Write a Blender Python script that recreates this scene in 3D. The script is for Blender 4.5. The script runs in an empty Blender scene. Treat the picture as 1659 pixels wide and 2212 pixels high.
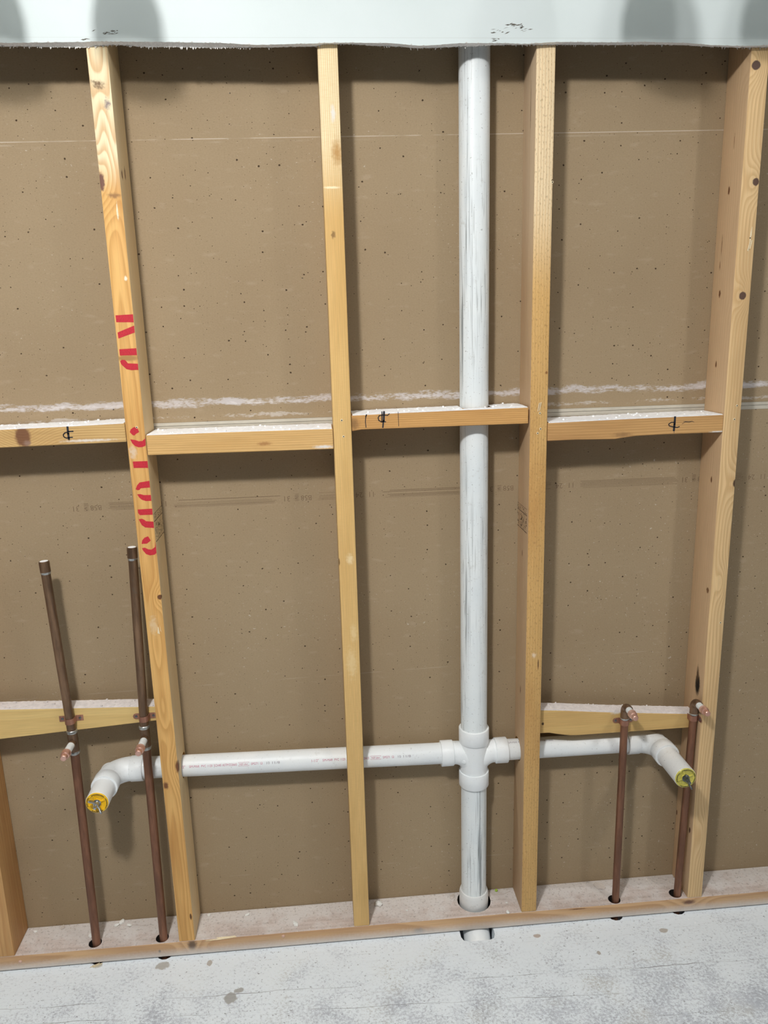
import bpy, bmesh, math, random
from mathutils import Vector, Matrix, noise as mnoise

R = random.Random(7)
SC = bpy.context.scene
COL = SC.collection

# ------------------------------------------------------------------ camera, world, lights, exposure
cam_d = bpy.data.cameras.new('camera')
cam = bpy.data.objects.new('camera', cam_d)
COL.objects.link(cam)
cam_d.sensor_fit = 'VERTICAL'
cam_d.sensor_height = 36.0
cam_d.lens = 36.0 * 1659.92 / 2212.0
cam_d.clip_start = 0.02
yaw, pitch, roll = 0.07799, -0.23302, -0.02717
fwd = Vector((math.sin(yaw) * math.cos(pitch), math.cos(yaw) * math.cos(pitch), math.sin(pitch)))
rt0 = Vector((math.cos(yaw), -math.sin(yaw), 0))
up0 = rt0.cross(fwd)
rt = rt0 * math.cos(roll) + up0 * math.sin(roll)
upv = up0 * math.cos(roll) - rt0 * math.sin(roll)
m3 = Matrix((rt, upv, -fwd)).transposed()
cam.matrix_world = Matrix.Translation((0.3933, -1.5816, 1.4470)) @ m3.to_4x4()
SC.camera = cam

world = bpy.data.worlds.new('room_ambience')
SC.world = world
world.use_nodes = True
bg = world.node_tree.nodes['Background']
bg.inputs[0].default_value = (0.96, 1.0, 0.95, 1)
bg.inputs[1].default_value = 0.07

def lamp(loc, power, size, color):
    """a round flush lamp with a domed diffuser: a downward disc plus an all-round glow"""
    for typ, k in (('AREA', 1.0), ('POINT', 3.0)):
        d = bpy.data.lights.new('ceiling_lamp_light', typ)
        d.energy = power * k; d.color = color
        if typ == 'AREA': d.shape = 'DISK'; d.size = size
        else: d.shadow_soft_size = size / 2
        o = bpy.data.objects.new('ceiling_lamp_light', d); COL.objects.link(o); o.location = loc
lamp((-0.06, -1.48, 2.49), 21.8, 0.17, (1.0, 0.985, 0.965))
lamp((2.15, -1.50, 2.49), 6.3, 0.17, (1.0, 0.985, 0.965))

SC.view_settings.view_transform = 'Standard'
SC.view_settings.look = 'None'
SC.view_settings.exposure = -0.07
SC.view_settings.gamma = 1.0
SC.view_settings.use_curve_mapping = False

# ------------------------------------------------------------------ small helpers
def S(r, g, b):
    f = lambda c: (c / 255 / 12.92) if c / 255 <= 0.04045 else ((c / 255 + 0.055) / 1.055) ** 2.4
    return (f(r), f(g), f(b), 1.0)

def tag(o, label=None, cat=None, group=None, kind=None):
    if label: o['label'] = label
    if cat: o['category'] = cat
    if group: o['group'] = group
    if kind: o['kind'] = kind
    return o

def empty(name, loc):
    o = bpy.data.objects.new(name, None); COL.objects.link(o)
    o.location = loc; o.empty_display_size = 0.02
    return o

def origin_of(o):
    v = Vector((0, 0, 0))
    while o is not None:
        v += o.location; o = o.parent
    return v

class Geo:
    """collects world-space geometry, builds ONE mesh object"""
    def __init__(s): s.bm = bmesh.new()
    def face(s, pts, mi=0):
        f = s.bm.faces.new([s.bm.verts.new(p) for p in pts]); f.material_index = mi; return f
    def box(s, x0, x1, y0, y1, z0, z1, bev=0.0, seg=2, mi=0):
        b = bmesh.new()
        bmesh.ops.create_cube(b, size=1)
        for v in b.verts:
            v.co = ((x0 + x1) / 2 + v.co.x * (x1 - x0), (y0 + y1) / 2 + v.co.y * (y1 - y0), (z0 + z1) / 2 + v.co.z * (z1 - z0))
        if bev: bmesh.ops.bevel(b, geom=list(b.edges), offset=bev, segments=seg, profile=0.5, affect='EDGES')
        s.merge(b, mi); return s
    def prism(s, pts, vec, bev=0.0, mi=0):
        """extrude a planar polygon (3-D points) along vec"""
        b = bmesh.new()
        f = b.faces.new([b.verts.new(p) for p in pts])
        r = bmesh.ops.extrude_face_region(b, geom=[f])
        for g in r['geom']:
            if isinstance(g, bmesh.types.BMVert): g.co += Vector(vec)
        bmesh.ops.recalc_face_normals(b, faces=b.faces)
        if bev: bmesh.ops.bevel(b, geom=list(b.edges), offset=bev, segments=1, affect='EDGES')
        s.merge(b, mi); return s
    def merge(s, b, mi=0):
        mp = {}
        for v in b.verts: mp[v] = s.bm.verts.new(v.co)
        for f in b.faces:
            nf = s.bm.faces.new([mp[v] for v in f.verts]); nf.material_index = mi
        b.free()
    def lathe(s, o, d, prof, seg=32, cap=True, mi=0, mis=None):
        """profile [(t, radius)] around the axis o + t*d"""
        o = Vector(o); d = Vector(d).normalized()
        a = d.orthogonal().normalized(); c = d.cross(a)
        rings = []
        for t, r in prof:
            rings.append([s.bm.verts.new(o + d * t + (a * math.cos(2 * math.pi * k / seg) + c * math.sin(2 * math.pi * k / seg)) * max(r, 1e-5)) for k in range(seg)])
        for i in range(len(rings) - 1):
            for k in range(seg):
                f = s.bm.faces.new((rings[i][k], rings[i][(k + 1) % seg], rings[i + 1][(k + 1) % seg], rings[i + 1][k]))
                f.material_index = mis[i] if mis else mi
        if cap:
            f = s.bm.faces.new(list(reversed(rings[0]))); f.material_index = mis[0] if mis else mi
            f = s.bm.faces.new(rings[-1]); f.material_index = mis[-1] if mis else mi
        return s
    def tube(s, pts, rad, seg=24, cap=True, mi=0):
        pts = [Vector(p) for p in pts]
        n = len(pts); rr = rad if isinstance(rad, (list, tuple)) else [rad] * n
        tan = [(pts[min(i + 1, n - 1)] - pts[max(i - 1, 0)]).normalized() for i in range(n)]
        a = tan[0].orthogonal().normalized(); rings = []
        for i in range(n):
            a = (a - tan[i] * a.dot(tan[i])).normalized(); c = tan[i].cross(a)
            rings.append([s.bm.verts.new(pts[i] + (a * math.cos(2 * math.pi * k / seg) + c * math.sin(2 * math.pi * k / seg)) * rr[i]) for k in range(seg)])
        for i in range(n - 1):
            for k in range(seg):
                f = s.bm.faces.new((rings[i][k], rings[i][(k + 1) % seg], rings[i + 1][(k + 1) % seg], rings[i + 1][k])); f.material_index = mi
        if cap:
            f = s.bm.faces.new(list(reversed(rings[0]))); f.material_index = mi
            f = s.bm.faces.new(rings[-1]); f.material_index = mi
        return s
    def build(s, name, mats, parent=None, origin=None, smooth=True, angle=35, recalc=True):
        if recalc: bmesh.ops.recalc_face_normals(s.bm, faces=s.bm.faces)
        if parent is not None: org = origin_of(parent)
        else: org = Vector(origin) if origin is not None else Vector((0, 0, 0))
        for v in s.bm.verts: v.co -= org
        me = bpy.data.meshes.new(name)
        s.bm.to_mesh(me); s.bm.free()
        o = bpy.data.objects.new(name, me); COL.objects.link(o)
        for m in (mats if isinstance(mats, (list, tuple)) else [mats]): me.materials.append(m)
        if parent is not None: o.parent = parent
        else: o.location = org
        if smooth:
            me.polygons.foreach_set('use_smooth', [True] * len(me.polygons))
            me.set_sharp_from_angle(angle=math.radians(angle))
        return o

def cut(o, geos):
    """subtract closed world-space shapes from a mesh object (evaluated, no modifier left behind)"""
    tmp = []
    for g in geos:
        t = g.build('tmp_cutter', [], smooth=False); tmp.append(t)
        md = o.modifiers.new('b', 'BOOLEAN'); md.object = t; md.operation = 'DIFFERENCE'; md.solver = 'EXACT'
    bpy.context.view_layer.update()
    dg = bpy.context.evaluated_depsgraph_get()
    me = bpy.data.meshes.new_from_object(o.evaluated_get(dg))
    old = o.data; nm = old.name
    o.modifiers.clear(); o.data = me
    bpy.data.meshes.remove(old); me.name = nm
    me.polygons.foreach_set('use_smooth', [True] * len(me.polygons))
    me.set_sharp_from_angle(angle=math.radians(35))
    for t in tmp:
        d = t.data; bpy.data.objects.remove(t); bpy.data.meshes.remove(d)

def text_geo(txt, size):
    cu = bpy.data.curves.new('tmp_text', 'FONT'); cu.body = txt; cu.size = size; cu.resolution_u = 2
    o = bpy.data.objects.new('tmp_text', cu); COL.objects.link(o)
    bpy.context.view_layer.update()
    me = bpy.data.meshes.new_from_object(o.evaluated_get(bpy.context.evaluated_depsgraph_get()))
    vs = [tuple(v.co) for v in me.vertices]; fs = [tuple(p.vertices) for p in me.polygons]
    bpy.data.objects.remove(o); bpy.data.curves.remove(cu); bpy.data.meshes.remove(me)
    return vs, fs

# ------------------------------------------------------------------ node helpers / materials
class Mat:
    def __init__(s, name, rough=0.6, metal=0.0, spec=0.5):
        s.m = bpy.data.materials.new(name); s.m.use_nodes = True
        s.nt = s.m.node_tree; s.b = s.nt.nodes['Principled BSDF']
        s.b.inputs['Roughness'].default_value = rough; s.b.inputs['Metallic'].default_value = metal
        s.b.inputs['Specular IOR Level'].default_value = spec
        s.tc = s.nt.nodes.new('ShaderNodeTexCoord')
        s.P = s.tc.outputs['Object']
    def put(s, sock, v):
        if isinstance(v, bpy.types.NodeSocket): s.nt.links.new(v, sock)
        elif v is not None:
            try: sock.default_value = v
            except Exception: sock.default_value = tuple(v) + (1.0,)
    def n(s, typ, ins=(), out=0, **props):
        nd = s.nt.nodes.new(typ)
        for k, v in props.items(): setattr(nd, k, v)
        for k, v in (ins.items() if isinstance(ins, dict) else enumerate(ins)): s.put(nd.inputs[k], v)
        return nd.outputs[out]
    def math(s, op, a, b=None, c=None, clamp=False): return s.n('ShaderNodeMath', [a, b, c], operation=op, use_clamp=clamp)
    def add(s, a, b): return s.math('ADD', a, b)
    def mul(s, a, b): return s.math('MULTIPLY', a, b)
    def sub(s, a, b): return s.math('SUBTRACT', a, b)
    def vscale(s, v, xyz): return s.n('ShaderNodeVectorMath', [v, xyz], operation='MULTIPLY')
    def voff(s, v, xyz): return s.n('ShaderNodeVectorMath', [v, xyz], operation='ADD')
    def xyz(s, v):
        nd = s.nt.nodes.new('ShaderNodeSeparateXYZ'); s.nt.links.new(v, nd.inputs[0]); return nd.outputs
    def noise(s, v, scale=1.0, detail=2.0, rough=0.5, dist=0.0):
        return s.n('ShaderNodeTexNoise', {'Vector': v, 'Scale': scale, 'Detail': detail, 'Roughness': rough, 'Distortion': dist})
    def ramp(s, f, lo, hi, a=0.0, b=1.0): return s.n('ShaderNodeMapRange', [f, lo, hi, a, b], clamp=True)
    def smooth(s, f, lo, hi, a=0.0, b=1.0): return s.n('ShaderNodeMapRange', [f, lo, hi, a, b], clamp=True, interpolation_type='SMOOTHSTEP')
    def mix(s, f, a, b, mode='MIX'):
        nd = s.nt.nodes.new('ShaderNodeMix'); nd.data_type = 'RGBA'; nd.blend_type = mode
        s.put(nd.inputs[0], f); s.put(nd.inputs[6], a); s.put(nd.inputs[7], b); return nd.outputs[2]
    def spot(s, c, r):
        """distance (1 at the ellipsoid's surface) from centre c, radii r"""
        v = s.n('ShaderNodeVectorMath', [s.P, c], operation='SUBTRACT')
        v = s.vscale(v, (1 / r[0], 1 / r[1], 1 / r[2]))
        return s.n('ShaderNodeVectorMath', [v], out=1, operation='LENGTH')
    def bump(s, h, strength=0.3, dist=0.001):
        nd = s.n('ShaderNodeBump', {'Height': h, 'Strength': strength, 'Distance': dist}); s.nt.links.new(nd, s.b.inputs['Normal'])
    def color(s, c): s.put(s.b.inputs['Base Color'], c)

def plain(name, col, rough=0.6, metal=0.0, vary=0.08, scale=60, bump=0.0):
    m = Mat(name, rough, metal)
    f = m.noise(m.P, scale, 3)
    k = m.ramp(f, 0.3, 0.7, 1 - vary, 1 + vary)
    m.color(m.mix(1.0, col, m.n('ShaderNodeCombineXYZ', [k, k, k]), 'MULTIPLY'))
    if bump: m.bump(f, bump, 0.001)
    return m.m

def wood(name, light, dark, axis='z', centre=(0.02, -0.02), freq=190, slope=3.0, amp=1.4, strength=0.5, seed=0.0,
         blot=None, blot_lo=0.45, blot_hi=0.7, spots=(), rings=(), specks=0.0, saw=0.0, whiten=None, rough=0.62, tint=None, side=None):
    """sawn softwood: annual rings bent round knots, fibre, blotches, knots and marks given in local coordinates"""
    m = Mat(name, rough, spec=0.3)
    x, y, z = m.xyz(m.P)
    L, A, B = (z, x, y) if axis == 'z' else (x, z, y)
    comb = lambda a, b, c: m.n('ShaderNodeCombineXYZ', [a, b, c])
    wob = m.noise(comb(m.add(m.mul(A, 9), seed), m.mul(B, 9), m.mul(L, 1.7)), 1.0, 2)
    ca = m.sub(A, centre[0]); cb = m.sub(B, centre[1])
    r = m.math('SQRT', m.add(m.mul(ca, ca), m.mul(cb, cb)))
    rc = m.add(m.add(m.mul(r, freq), m.mul(L, slope)), m.mul(wob, amp * 4))
    for c, s_, k in rings:
        d = m.spot(c, s_)
        rc = m.add(rc, m.mul(m.math('EXPONENT', m.mul(m.mul(d, d), -1.0)), k))
    fr = m.math('FRACT', rc)
    band = m.mul(m.smooth(fr, 0.15, 0.86), m.ramp(fr, 0.88, 1.0, 1.0, 0.0))
    fib = m.noise(comb(m.add(m.mul(A, 420), seed * 3), m.mul(B, 420), m.mul(L, 14)), 1.0, 3)
    cA = light
    if blot is not None:
        bl = m.noise(comb(m.mul(A, 12), m.add(m.mul(B, 12), seed), m.mul(L, 2.3)), 1.0, 3)
        cA = m.mix(m.smooth(bl, blot_lo, blot_hi), light, blot)
    if tint is not None:      # (along-coordinate start, end, colour): paler tone along the board, sapwood on the orange stud
        cA = m.mix(m.smooth(m.add(L, m.mul(m.sub(wob, 0.5), 0.05)), tint[0], tint[1]), cA, tint[2])
    col = m.mix(m.mul(band, strength), cA, dark)
    sf = 0.0
    if side is not None:      # weathered broad faces; on the orange stud also lightened in place of light
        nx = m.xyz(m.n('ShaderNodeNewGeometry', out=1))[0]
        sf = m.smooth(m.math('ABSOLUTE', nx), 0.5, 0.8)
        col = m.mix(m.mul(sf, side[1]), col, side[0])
    k = m.ramp(fib, 0.25, 0.75, 0.90, 1.08)
    col = m.mix(1.0, col, comb(k, k, k), 'MULTIPLY')
    if specks:
        sp = m.noise(comb(m.mul(A, 420), m.mul(B, 420), m.mul(L, 150)), 1.0, 1)
        col = m.mix(m.mul(m.mul(m.smooth(sp, 0.56, 0.7), specks), m.sub(1.0, m.mul(sf, 0.85))), col, S(130, 92, 50))
        sp2 = m.noise(comb(m.mul(A, 300), m.mul(B, 300), m.mul(L, 130)), 1.0, 1)
        col = m.mix(m.mul(m.mul(m.smooth(sp2, 0.6, 0.75), specks * 0.6), m.sub(1.0, m.mul(sf, 0.85))), col, S(232, 200, 150))
    if saw:
        sw = m.noise(comb(m.mul(A, 60), m.mul(B, 60), m.mul(L, 520)), 1.0, 1)
        col = m.mix(m.mul(m.smooth(sw, 0.45, 0.65), saw), col, dark)
    jag = m.mul(m.sub(m.noise(m.P, 160, 3), 0.5), 0.7)
    for sp in spots:
        c, rr, colr, soft = sp[:4]
        d = m.add(m.spot(c, rr), m.mul(jag, sp[4] if len(sp) > 4 else 1.0))
        col = m.mix(m.smooth(d, 1.0, soft, 1.0, 0.0) if soft > 1 else m.smooth(d, soft, 1.0, 1.0, 0.0), col, colr)
    if whiten:                # plaster dust low on a face: (z_low, z_high, amount)
        w = m.mul(m.smooth(m.add(z, m.mul(jag, 0.012)), whiten[0], whiten[1], 1.0, 0.0), whiten[2])
        col = m.mix(w, col, S(230, 226, 222))
    m.color(col)
    m.bump(m.add(m.mul(fib, 0.6), m.mul(band, 0.4)), 0.35, 0.0006)
    return m.m

# ------------------------------------------------------------------ traced lettering (metres, on the stud / block fronts)
RED_LETTERS = [
 [(0.0035,1.4877),(0.0368,1.4889),(0.0368,1.4738),(0.0037,1.4747)],
 [(0.0041,1.4552),(0.0368,1.4675),(0.0368,1.4543),(0.0045,1.4436)],
 [(0.0040,1.4231),(0.0368,1.4242),(0.0368,1.4108),(0.0039,1.4110)],
 [(0.0032,1.4001),(0.0071,1.4028),(0.0127,1.4023),(0.0156,1.3989),(0.0177,1.3956),(0.0368,1.3942),(0.0368,1.3824),(0.0236,1.3820),(0.0141,1.3843),(0.0083,1.3902),(0.0046,1.3944)],
 [(0.0099,1.2648),(0.0157,1.2689),(0.0227,1.2698),(0.0263,1.2591),(0.0198,1.2557),(0.0160,1.2523),(0.0126,1.2536),(0.0078,1.2594)],
 [(0.0071,1.2451),(0.0170,1.2432),(0.0237,1.2405),(0.0307,1.2407),(0.0366,1.2456),(0.0368,1.2558),(0.0368,1.2526),(0.0368,1.2351),(0.0359,1.2309),(0.0295,1.2284),(0.0217,1.2283),(0.0150,1.2313),(0.0102,1.2371)],
 [(0.0076,1.1996),(0.0368,1.1994),(0.0368,1.1853),(0.0082,1.1863)],
 [(0.0077,1.1420),(0.0113,1.1500),(0.0170,1.1559),(0.0241,1.1568),(0.0368,1.1585),(0.0368,1.1446),(0.0181,1.1436),(0.0154,1.1405),(0.0115,1.1398)],
 [(0.0096,1.1315),(0.0163,1.1316),(0.0228,1.1293),(0.0368,1.1288),(0.0368,1.1165),(0.0263,1.1164),(0.0179,1.1196),(0.0129,1.1248)],
 [(0.0076,1.0994),(0.0368,1.1000),(0.0368,1.0871),(0.0108,1.0873),(0.0077,1.0920)],
 [(0.0076,1.0787),(0.0140,1.0796),(0.0185,1.0773),(0.0222,1.0738),(0.0368,1.0724),(0.0368,1.0586),(0.0193,1.0606),(0.0127,1.0659),(0.0098,1.0727)],
 [(0.0084,1.0258),(0.0103,1.0333),(0.0156,1.0389),(0.0231,1.0415),(0.0277,1.0320),(0.0191,1.0257)],
 [(0.0083,1.0165),(0.0143,1.0174),(0.0212,1.0133),(0.0275,1.0125),(0.0352,1.0176),(0.0368,1.0292),(0.0368,1.0312),(0.0368,1.0105),(0.0368,1.0047),(0.0328,1.0012),(0.0231,1.0000),(0.0154,1.0033),(0.0098,1.0113)]]
MARK_ONE = [(0.0042,[(-0.1129,1.2743),(-0.1130,1.2608),(-0.1130,1.2499)]), (0.0008,[(-0.1130,1.2499),(-0.1130,1.2465)]), (0.0026,[(-0.1123,1.2652),(-0.1030,1.2653)]), (0.0022,[(-0.1141,1.2637),(-0.1191,1.2628),(-0.1224,1.2599),(-0.1228,1.2565),(-0.1207,1.2536),(-0.1171,1.2522),(-0.1113,1.2530),(-0.1054,1.2533)])]
MARK_THREE = [(0.0016,[(0.4862,1.2781),(0.4842,1.2708),(0.4836,1.2629),(0.4843,1.2517)]), (0.0024,[(0.4862,1.2776),(0.4845,1.2734)]), (0.0040,[(0.5224,1.2826),(0.5214,1.2642)]), (0.0022,[(0.5182,1.2828),(0.5176,1.2616)]), (0.0030,[(0.5209,1.2647),(0.5192,1.2504)]), (0.0020,[(0.5196,1.2759),(0.5124,1.2748),(0.5099,1.2704),(0.5113,1.2650),(0.5160,1.2622),(0.5256,1.2619)]), (0.0018,[(0.5212,1.2758),(0.5296,1.2750),(0.5335,1.2783)]), (0.0010,[(0.5516,1.2811),(0.5523,1.2519)])]
MARK_FOUR = [(0.0046,[(1.1436,1.2497),(1.1434,1.2343),(1.1427,1.2209)]), (0.0010,[(1.1430,1.2209),(1.1436,1.2158)]), (0.0020,[(1.1437,1.2384),(1.1358,1.2384),(1.1305,1.2347),(1.1319,1.2311),(1.1388,1.2291),(1.1497,1.2269),(1.1545,1.2288)]), (0.0008,[(1.1600,1.2343),(1.1674,1.2385),(1.1752,1.2370),(1.1812,1.2394),(1.1863,1.2375)]), (0.0007,[(1.1627,1.2395),(1.1812,1.2388)])]

# ------------------------------------------------------------------ materials
def board_material():
    m = Mat('brown_gypsum_paper', 0.85, spec=0.2)
    x, y, z = m.xyz(m.P)
    cx = lambda a, b, c: m.n('ShaderNodeCombineXYZ', [a, b, c])
    base = m.mix(m.ramp(m.noise(m.P, 3.0, 3), 0.3, 0.7), S(157, 137, 109), S(164, 145, 117))
    fib = m.noise(cx(m.mul(x, 260), m.mul(y, 260), m.mul(z, 420)), 1.0, 3)
    k = m.ramp(fib, 0.25, 0.75, 0.93, 1.07)
    col = m.mix(1.0, base, cx(k, k, k), 'MULTIPLY')
    mott = m.noise(cx(m.mul(x, 25), y, m.mul(z, 70)), 1.0, 3)
    col = m.mix(m.mul(m.smooth(mott, 0.58, 0.75), 0.25), col, S(186, 168, 146))
    # dark flecks in the recycled paper
    for sc, lim, rmin, am in ((24.0, 0.60, 0.058, 0.95), (42.0, 0.76, 0.058, 0.9), (95.0, 0.74, 0.080, 0.75), (190.0, 0.55, 0.10, 0.4)):
        v = m.nt.nodes.new('ShaderNodeTexVoronoi'); v.inputs['Scale'].default_value = sc
        v.voronoi_dimensions = '2D'; m.nt.links.new(cx(x, m.mul(z, 1.15), 0.0), v.inputs['Vector'])
        rnd = m.xyz(v.outputs['Color'])
        rad = m.mul(m.ramp(rnd[0], lim, 1.0, 0.35, 1.0), rmin)
        on = m.math('GREATER_THAN', rnd[0], lim)
        dd = m.add(v.outputs['Distance'], m.mul(m.sub(m.noise(m.P, sc * 14, 1), 0.5), rmin * 0.9))
        d = m.math('DIVIDE', dd, rad)
        f = m.mul(m.mul(m.smooth(d, 0.6, 1.1, 1, 0), on), am)
        col = m.mix(f, col, S(56, 40, 26))
    # pale plaster flecks, denser in patches
    patch = m.smooth(m.noise(m.P, 3.2, 2), 0.5, 0.66)
    for sc, th in ((300.0, 0.675), (150.0, 0.70), (80.0, 0.725)):
        w = m.noise(cx(m.mul(x, 0.75), 0.0, z), sc, 2)
        col = m.mix(m.mul(m.mul(m.smooth(w, th, th + 0.05), m.ramp(m.add(patch, m.mul(m.smooth(x, 0.75, 1.2), m.smooth(z, 1.3, 1.0))), 0, 1, 0.12, 1.0)), 0.75), col, S(205, 196, 184))
    # smeared joint compound along the tape line
    def smear(z0, hw, lo, hi, colr, am, fx=16.0, fz=70.0, sd=0.0):
        nonlocal col
        wav = m.mul(m.sub(m.noise(cx(m.add(m.mul(x, 9), sd), 0.0, 0.0), 1.0, 2), 0.5), hw * 1.1)
        e = m.math('DIVIDE', m.sub(m.sub(z, z0), wav), hw)
        env = m.math('EXPONENT', m.mul(m.mul(e, e), -1.0))
        long = m.noise(cx(m.add(m.mul(x, 5.0), sd), 0.0, 1.0), 1.0, 2)
        t = m.add(m.noise(cx(m.mul(x, fx), sd, m.mul(z, fz)), 1.0, 5, 0.7), m.mul(m.sub(m.noise(cx(m.mul(x, 130), sd, m.mul(z, 300)), 1.0, 3), 0.5), 0.45))
        t = m.add(m.mul(m.add(t, m.mul(m.sub(long, 0.5), 0.55)), env), m.mul(m.sub(env, 1.0), 0.25))
        col = m.mix(m.mul(m.smooth(t, lo, hi), am), col, colr)
    smear(1.306, 0.0180, 0.33, 0.55, S(206, 200, 200), 0.85)
    smear(1.304, 0.011, 0.44, 0.62, S(222, 217, 216), 0.6, 30.0, 120.0, 5.0)
    smear(1.277, 0.012, 0.44, 0.60, S(205, 198, 192), 0.6, sd=7.0)
    smear(1.390, 0.004, 0.66, 0.8, S(200, 188, 172), 0.5, sd=3.0)
    # thin scored dust lines
    for z0, sl, hw, am, th in ((1.8212, 0.0083, 0.0011, 0.8, 0.36), (1.8150, 0.0083, 0.0022, 0.28, 0.5), (0.655, 0.017, 0.0008, 0.4, 0.45), (0.142, 0.0, 0.0010, 0.4, 0.5)):
        dl = m.math('ABSOLUTE', m.sub(m.sub(z, z0), m.mul(x, sl)))
        on = m.smooth(m.noise(cx(m.mul(x, 11), m.add(z0, 0.0), 0.0), 1.0, 3), th, th + 0.2)
        col = m.mix(m.mul(m.mul(m.smooth(dl, hw * 0.4, hw, 1, 0), on), am), col, S(205, 192, 176))
    # individual splashes and scrapes
    jag = m.mul(m.sub(m.noise(m.P, 230, 3), 0.5), 1.6)
    for c, rr, am in (((1.0385, 0.089, 1.4230), (.005, .05, .006), 1), ((0.5340, 0.089, 1.120), (.020, .05, .012), .7), ((-0.269, 0.089, 1.448), (.002, .05, .018), .9),
                      ((0.128, 0.089, 1.362), (.014, .05, .012), .6), ((0.070, 0.089, 1.352), (.011, .05, .004), .7), ((-0.146, 0.089, 1.126), (.006, .05, .016), .6),
                      ((1.210, 0.089, 1.844), (.004, .05, .007), .9), ((-0.268, 0.089, 0.90), (.004, .05, .004), .8), ((1.375, 0.089, 1.205), (.010, .05, .007), .6),
                      ((0.662, 0.089, 1.649), (.013, .05, .007), .6), ((1.055, 0.089, 1.028), (.007, .05, .004), .9), ((0.115, 0.089, 1.135), (.02, .05, .002), .7)):
        d = m.add(m.spot(c, rr), jag)
        col = m.mix(m.mul(m.smooth(d, 0.45, 0.9, 1, 0), am), col, S(222, 212, 200))
    m.color(col)
    m.bump(fib, 0.2, 0.0006)
    return m.m

def concrete_material():
    m = Mat('dusty_concrete', 0.8, spec=0.25)
    x, y, z = m.xyz(m.P)
    cx = lambda a, b, c: m.n('ShaderNodeCombineXYZ', [a, b, c])
    q = cx(m.add(m.mul(x, 1.15), m.mul(y, 0.08)), m.mul(y, 1.25), 0.0)
    base = m.mix(m.ramp(m.noise(q, 8, 4), 0.3, 0.7), S(178, 184, 194), S(200, 206, 215))
    base = m.mix(m.mul(m.smooth(m.noise(q, 5.0, 3), 0.52, 0.68), 0.6), base, S(206, 206, 198))
    # skim of white plaster dust, worn thin further from the wall
    near = m.ramp(m.add(y, m.mul(m.sub(m.noise(q, 6.0, 3), 0.5), 0.34)), -0.34, -0.03)
    wear = m.add(m.mul(m.noise(q, 125, 6, 0.78), 0.70), m.mul(m.noise(q, 11, 4), 0.30))
    thr = m.ramp(near, 0, 1, 0.530, 0.415)
    cov = m.smooth(m.sub(wear, thr), -0.08, 0.07)
    col = m.mix(m.mul(cov, 0.9), base, S(241, 249, 255))
    fl = m.noise(m.voff(q, (3.1, 1.7, 0.0)), 110, 4, 0.7)
    dk = m.mul(m.smooth(fl, 0.59, 0.67), m.smooth(m.noise(q, 12, 3), 0.36, 0.56))
    col = m.mix(m.mul(dk, 0.85), col, S(128, 131, 138))
    tr = m.noise(cx(m.mul(x, 10), m.mul(y, 260), 0.0), 1.0, 3)
    col = m.mix(m.mul(m.smooth(tr, 0.58, 0.75), 0.28), col, S(184, 186, 190))
    for y0, sl, hw, am, sd in ((-0.118, -0.03, 0.0011, 0.9, 0), (-0.1650, -0.05, 0.0009, 0.75, 4), (-0.235, -0.04, 0.0006, 0.45, 9), (-0.29, -0.02, 0.0006, 0.4, 13)):
        wv = m.mul(m.sub(m.noise(cx(m.add(m.mul(x, 6), sd), 0.0, 0.0), 1.0, 3), 0.5), 0.022)
        dl = m.math('ABSOLUTE', m.sub(m.sub(m.sub(y, y0), m.mul(x, sl)), wv))
        on = m.smooth(m.noise(cx(m.add(m.mul(x, 3.0), sd), 1.0, 0.0), 1.0, 3), 0.45, 0.6)
        col = m.mix(m.mul(m.mul(m.smooth(dl, hw * 0.4, hw, 1, 0), on), am), col, S(96, 97, 100))
    jag = m.mul(m.sub(m.noise(m.P, 90, 3), 0.5), 0.8)
    for c, rr, colr in (((0.132, -0.132, 0), (.016, .016, .1), S(160, 158, 154)), ((0.150, -0.113, 0), (.012, .008, .1), S(165, 163, 159)), ((-0.038, -0.022, 0), (.018, .013, .1), S(176, 172, 164)),
                        ((0.072, -0.026, 0), (.007, .010, .1), S(178, 170, 160)), ((-0.194, -0.004, 0), (.013, .008, .1), S(190, 184, 172)), ((0.86, -0.032, 0), (.010, .007, .1), S(178, 162, 150)),
                        ((0.99, -0.10, 0), (.005, .007, .1), S(168, 160, 150)), ((1.17, -0.05, 0), (.012, .008, .1), S(180, 172, 162))):
        d = m.add(m.spot(c, rr), jag)
        col = m.mix(m.mul(m.smooth(d, 0.75, 1.0, 1, 0), 0.85), col, colr)
    m.color(col)
    m.bump(m.add(wear, fl), 0.35, 0.0012)
    return m.m

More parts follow.
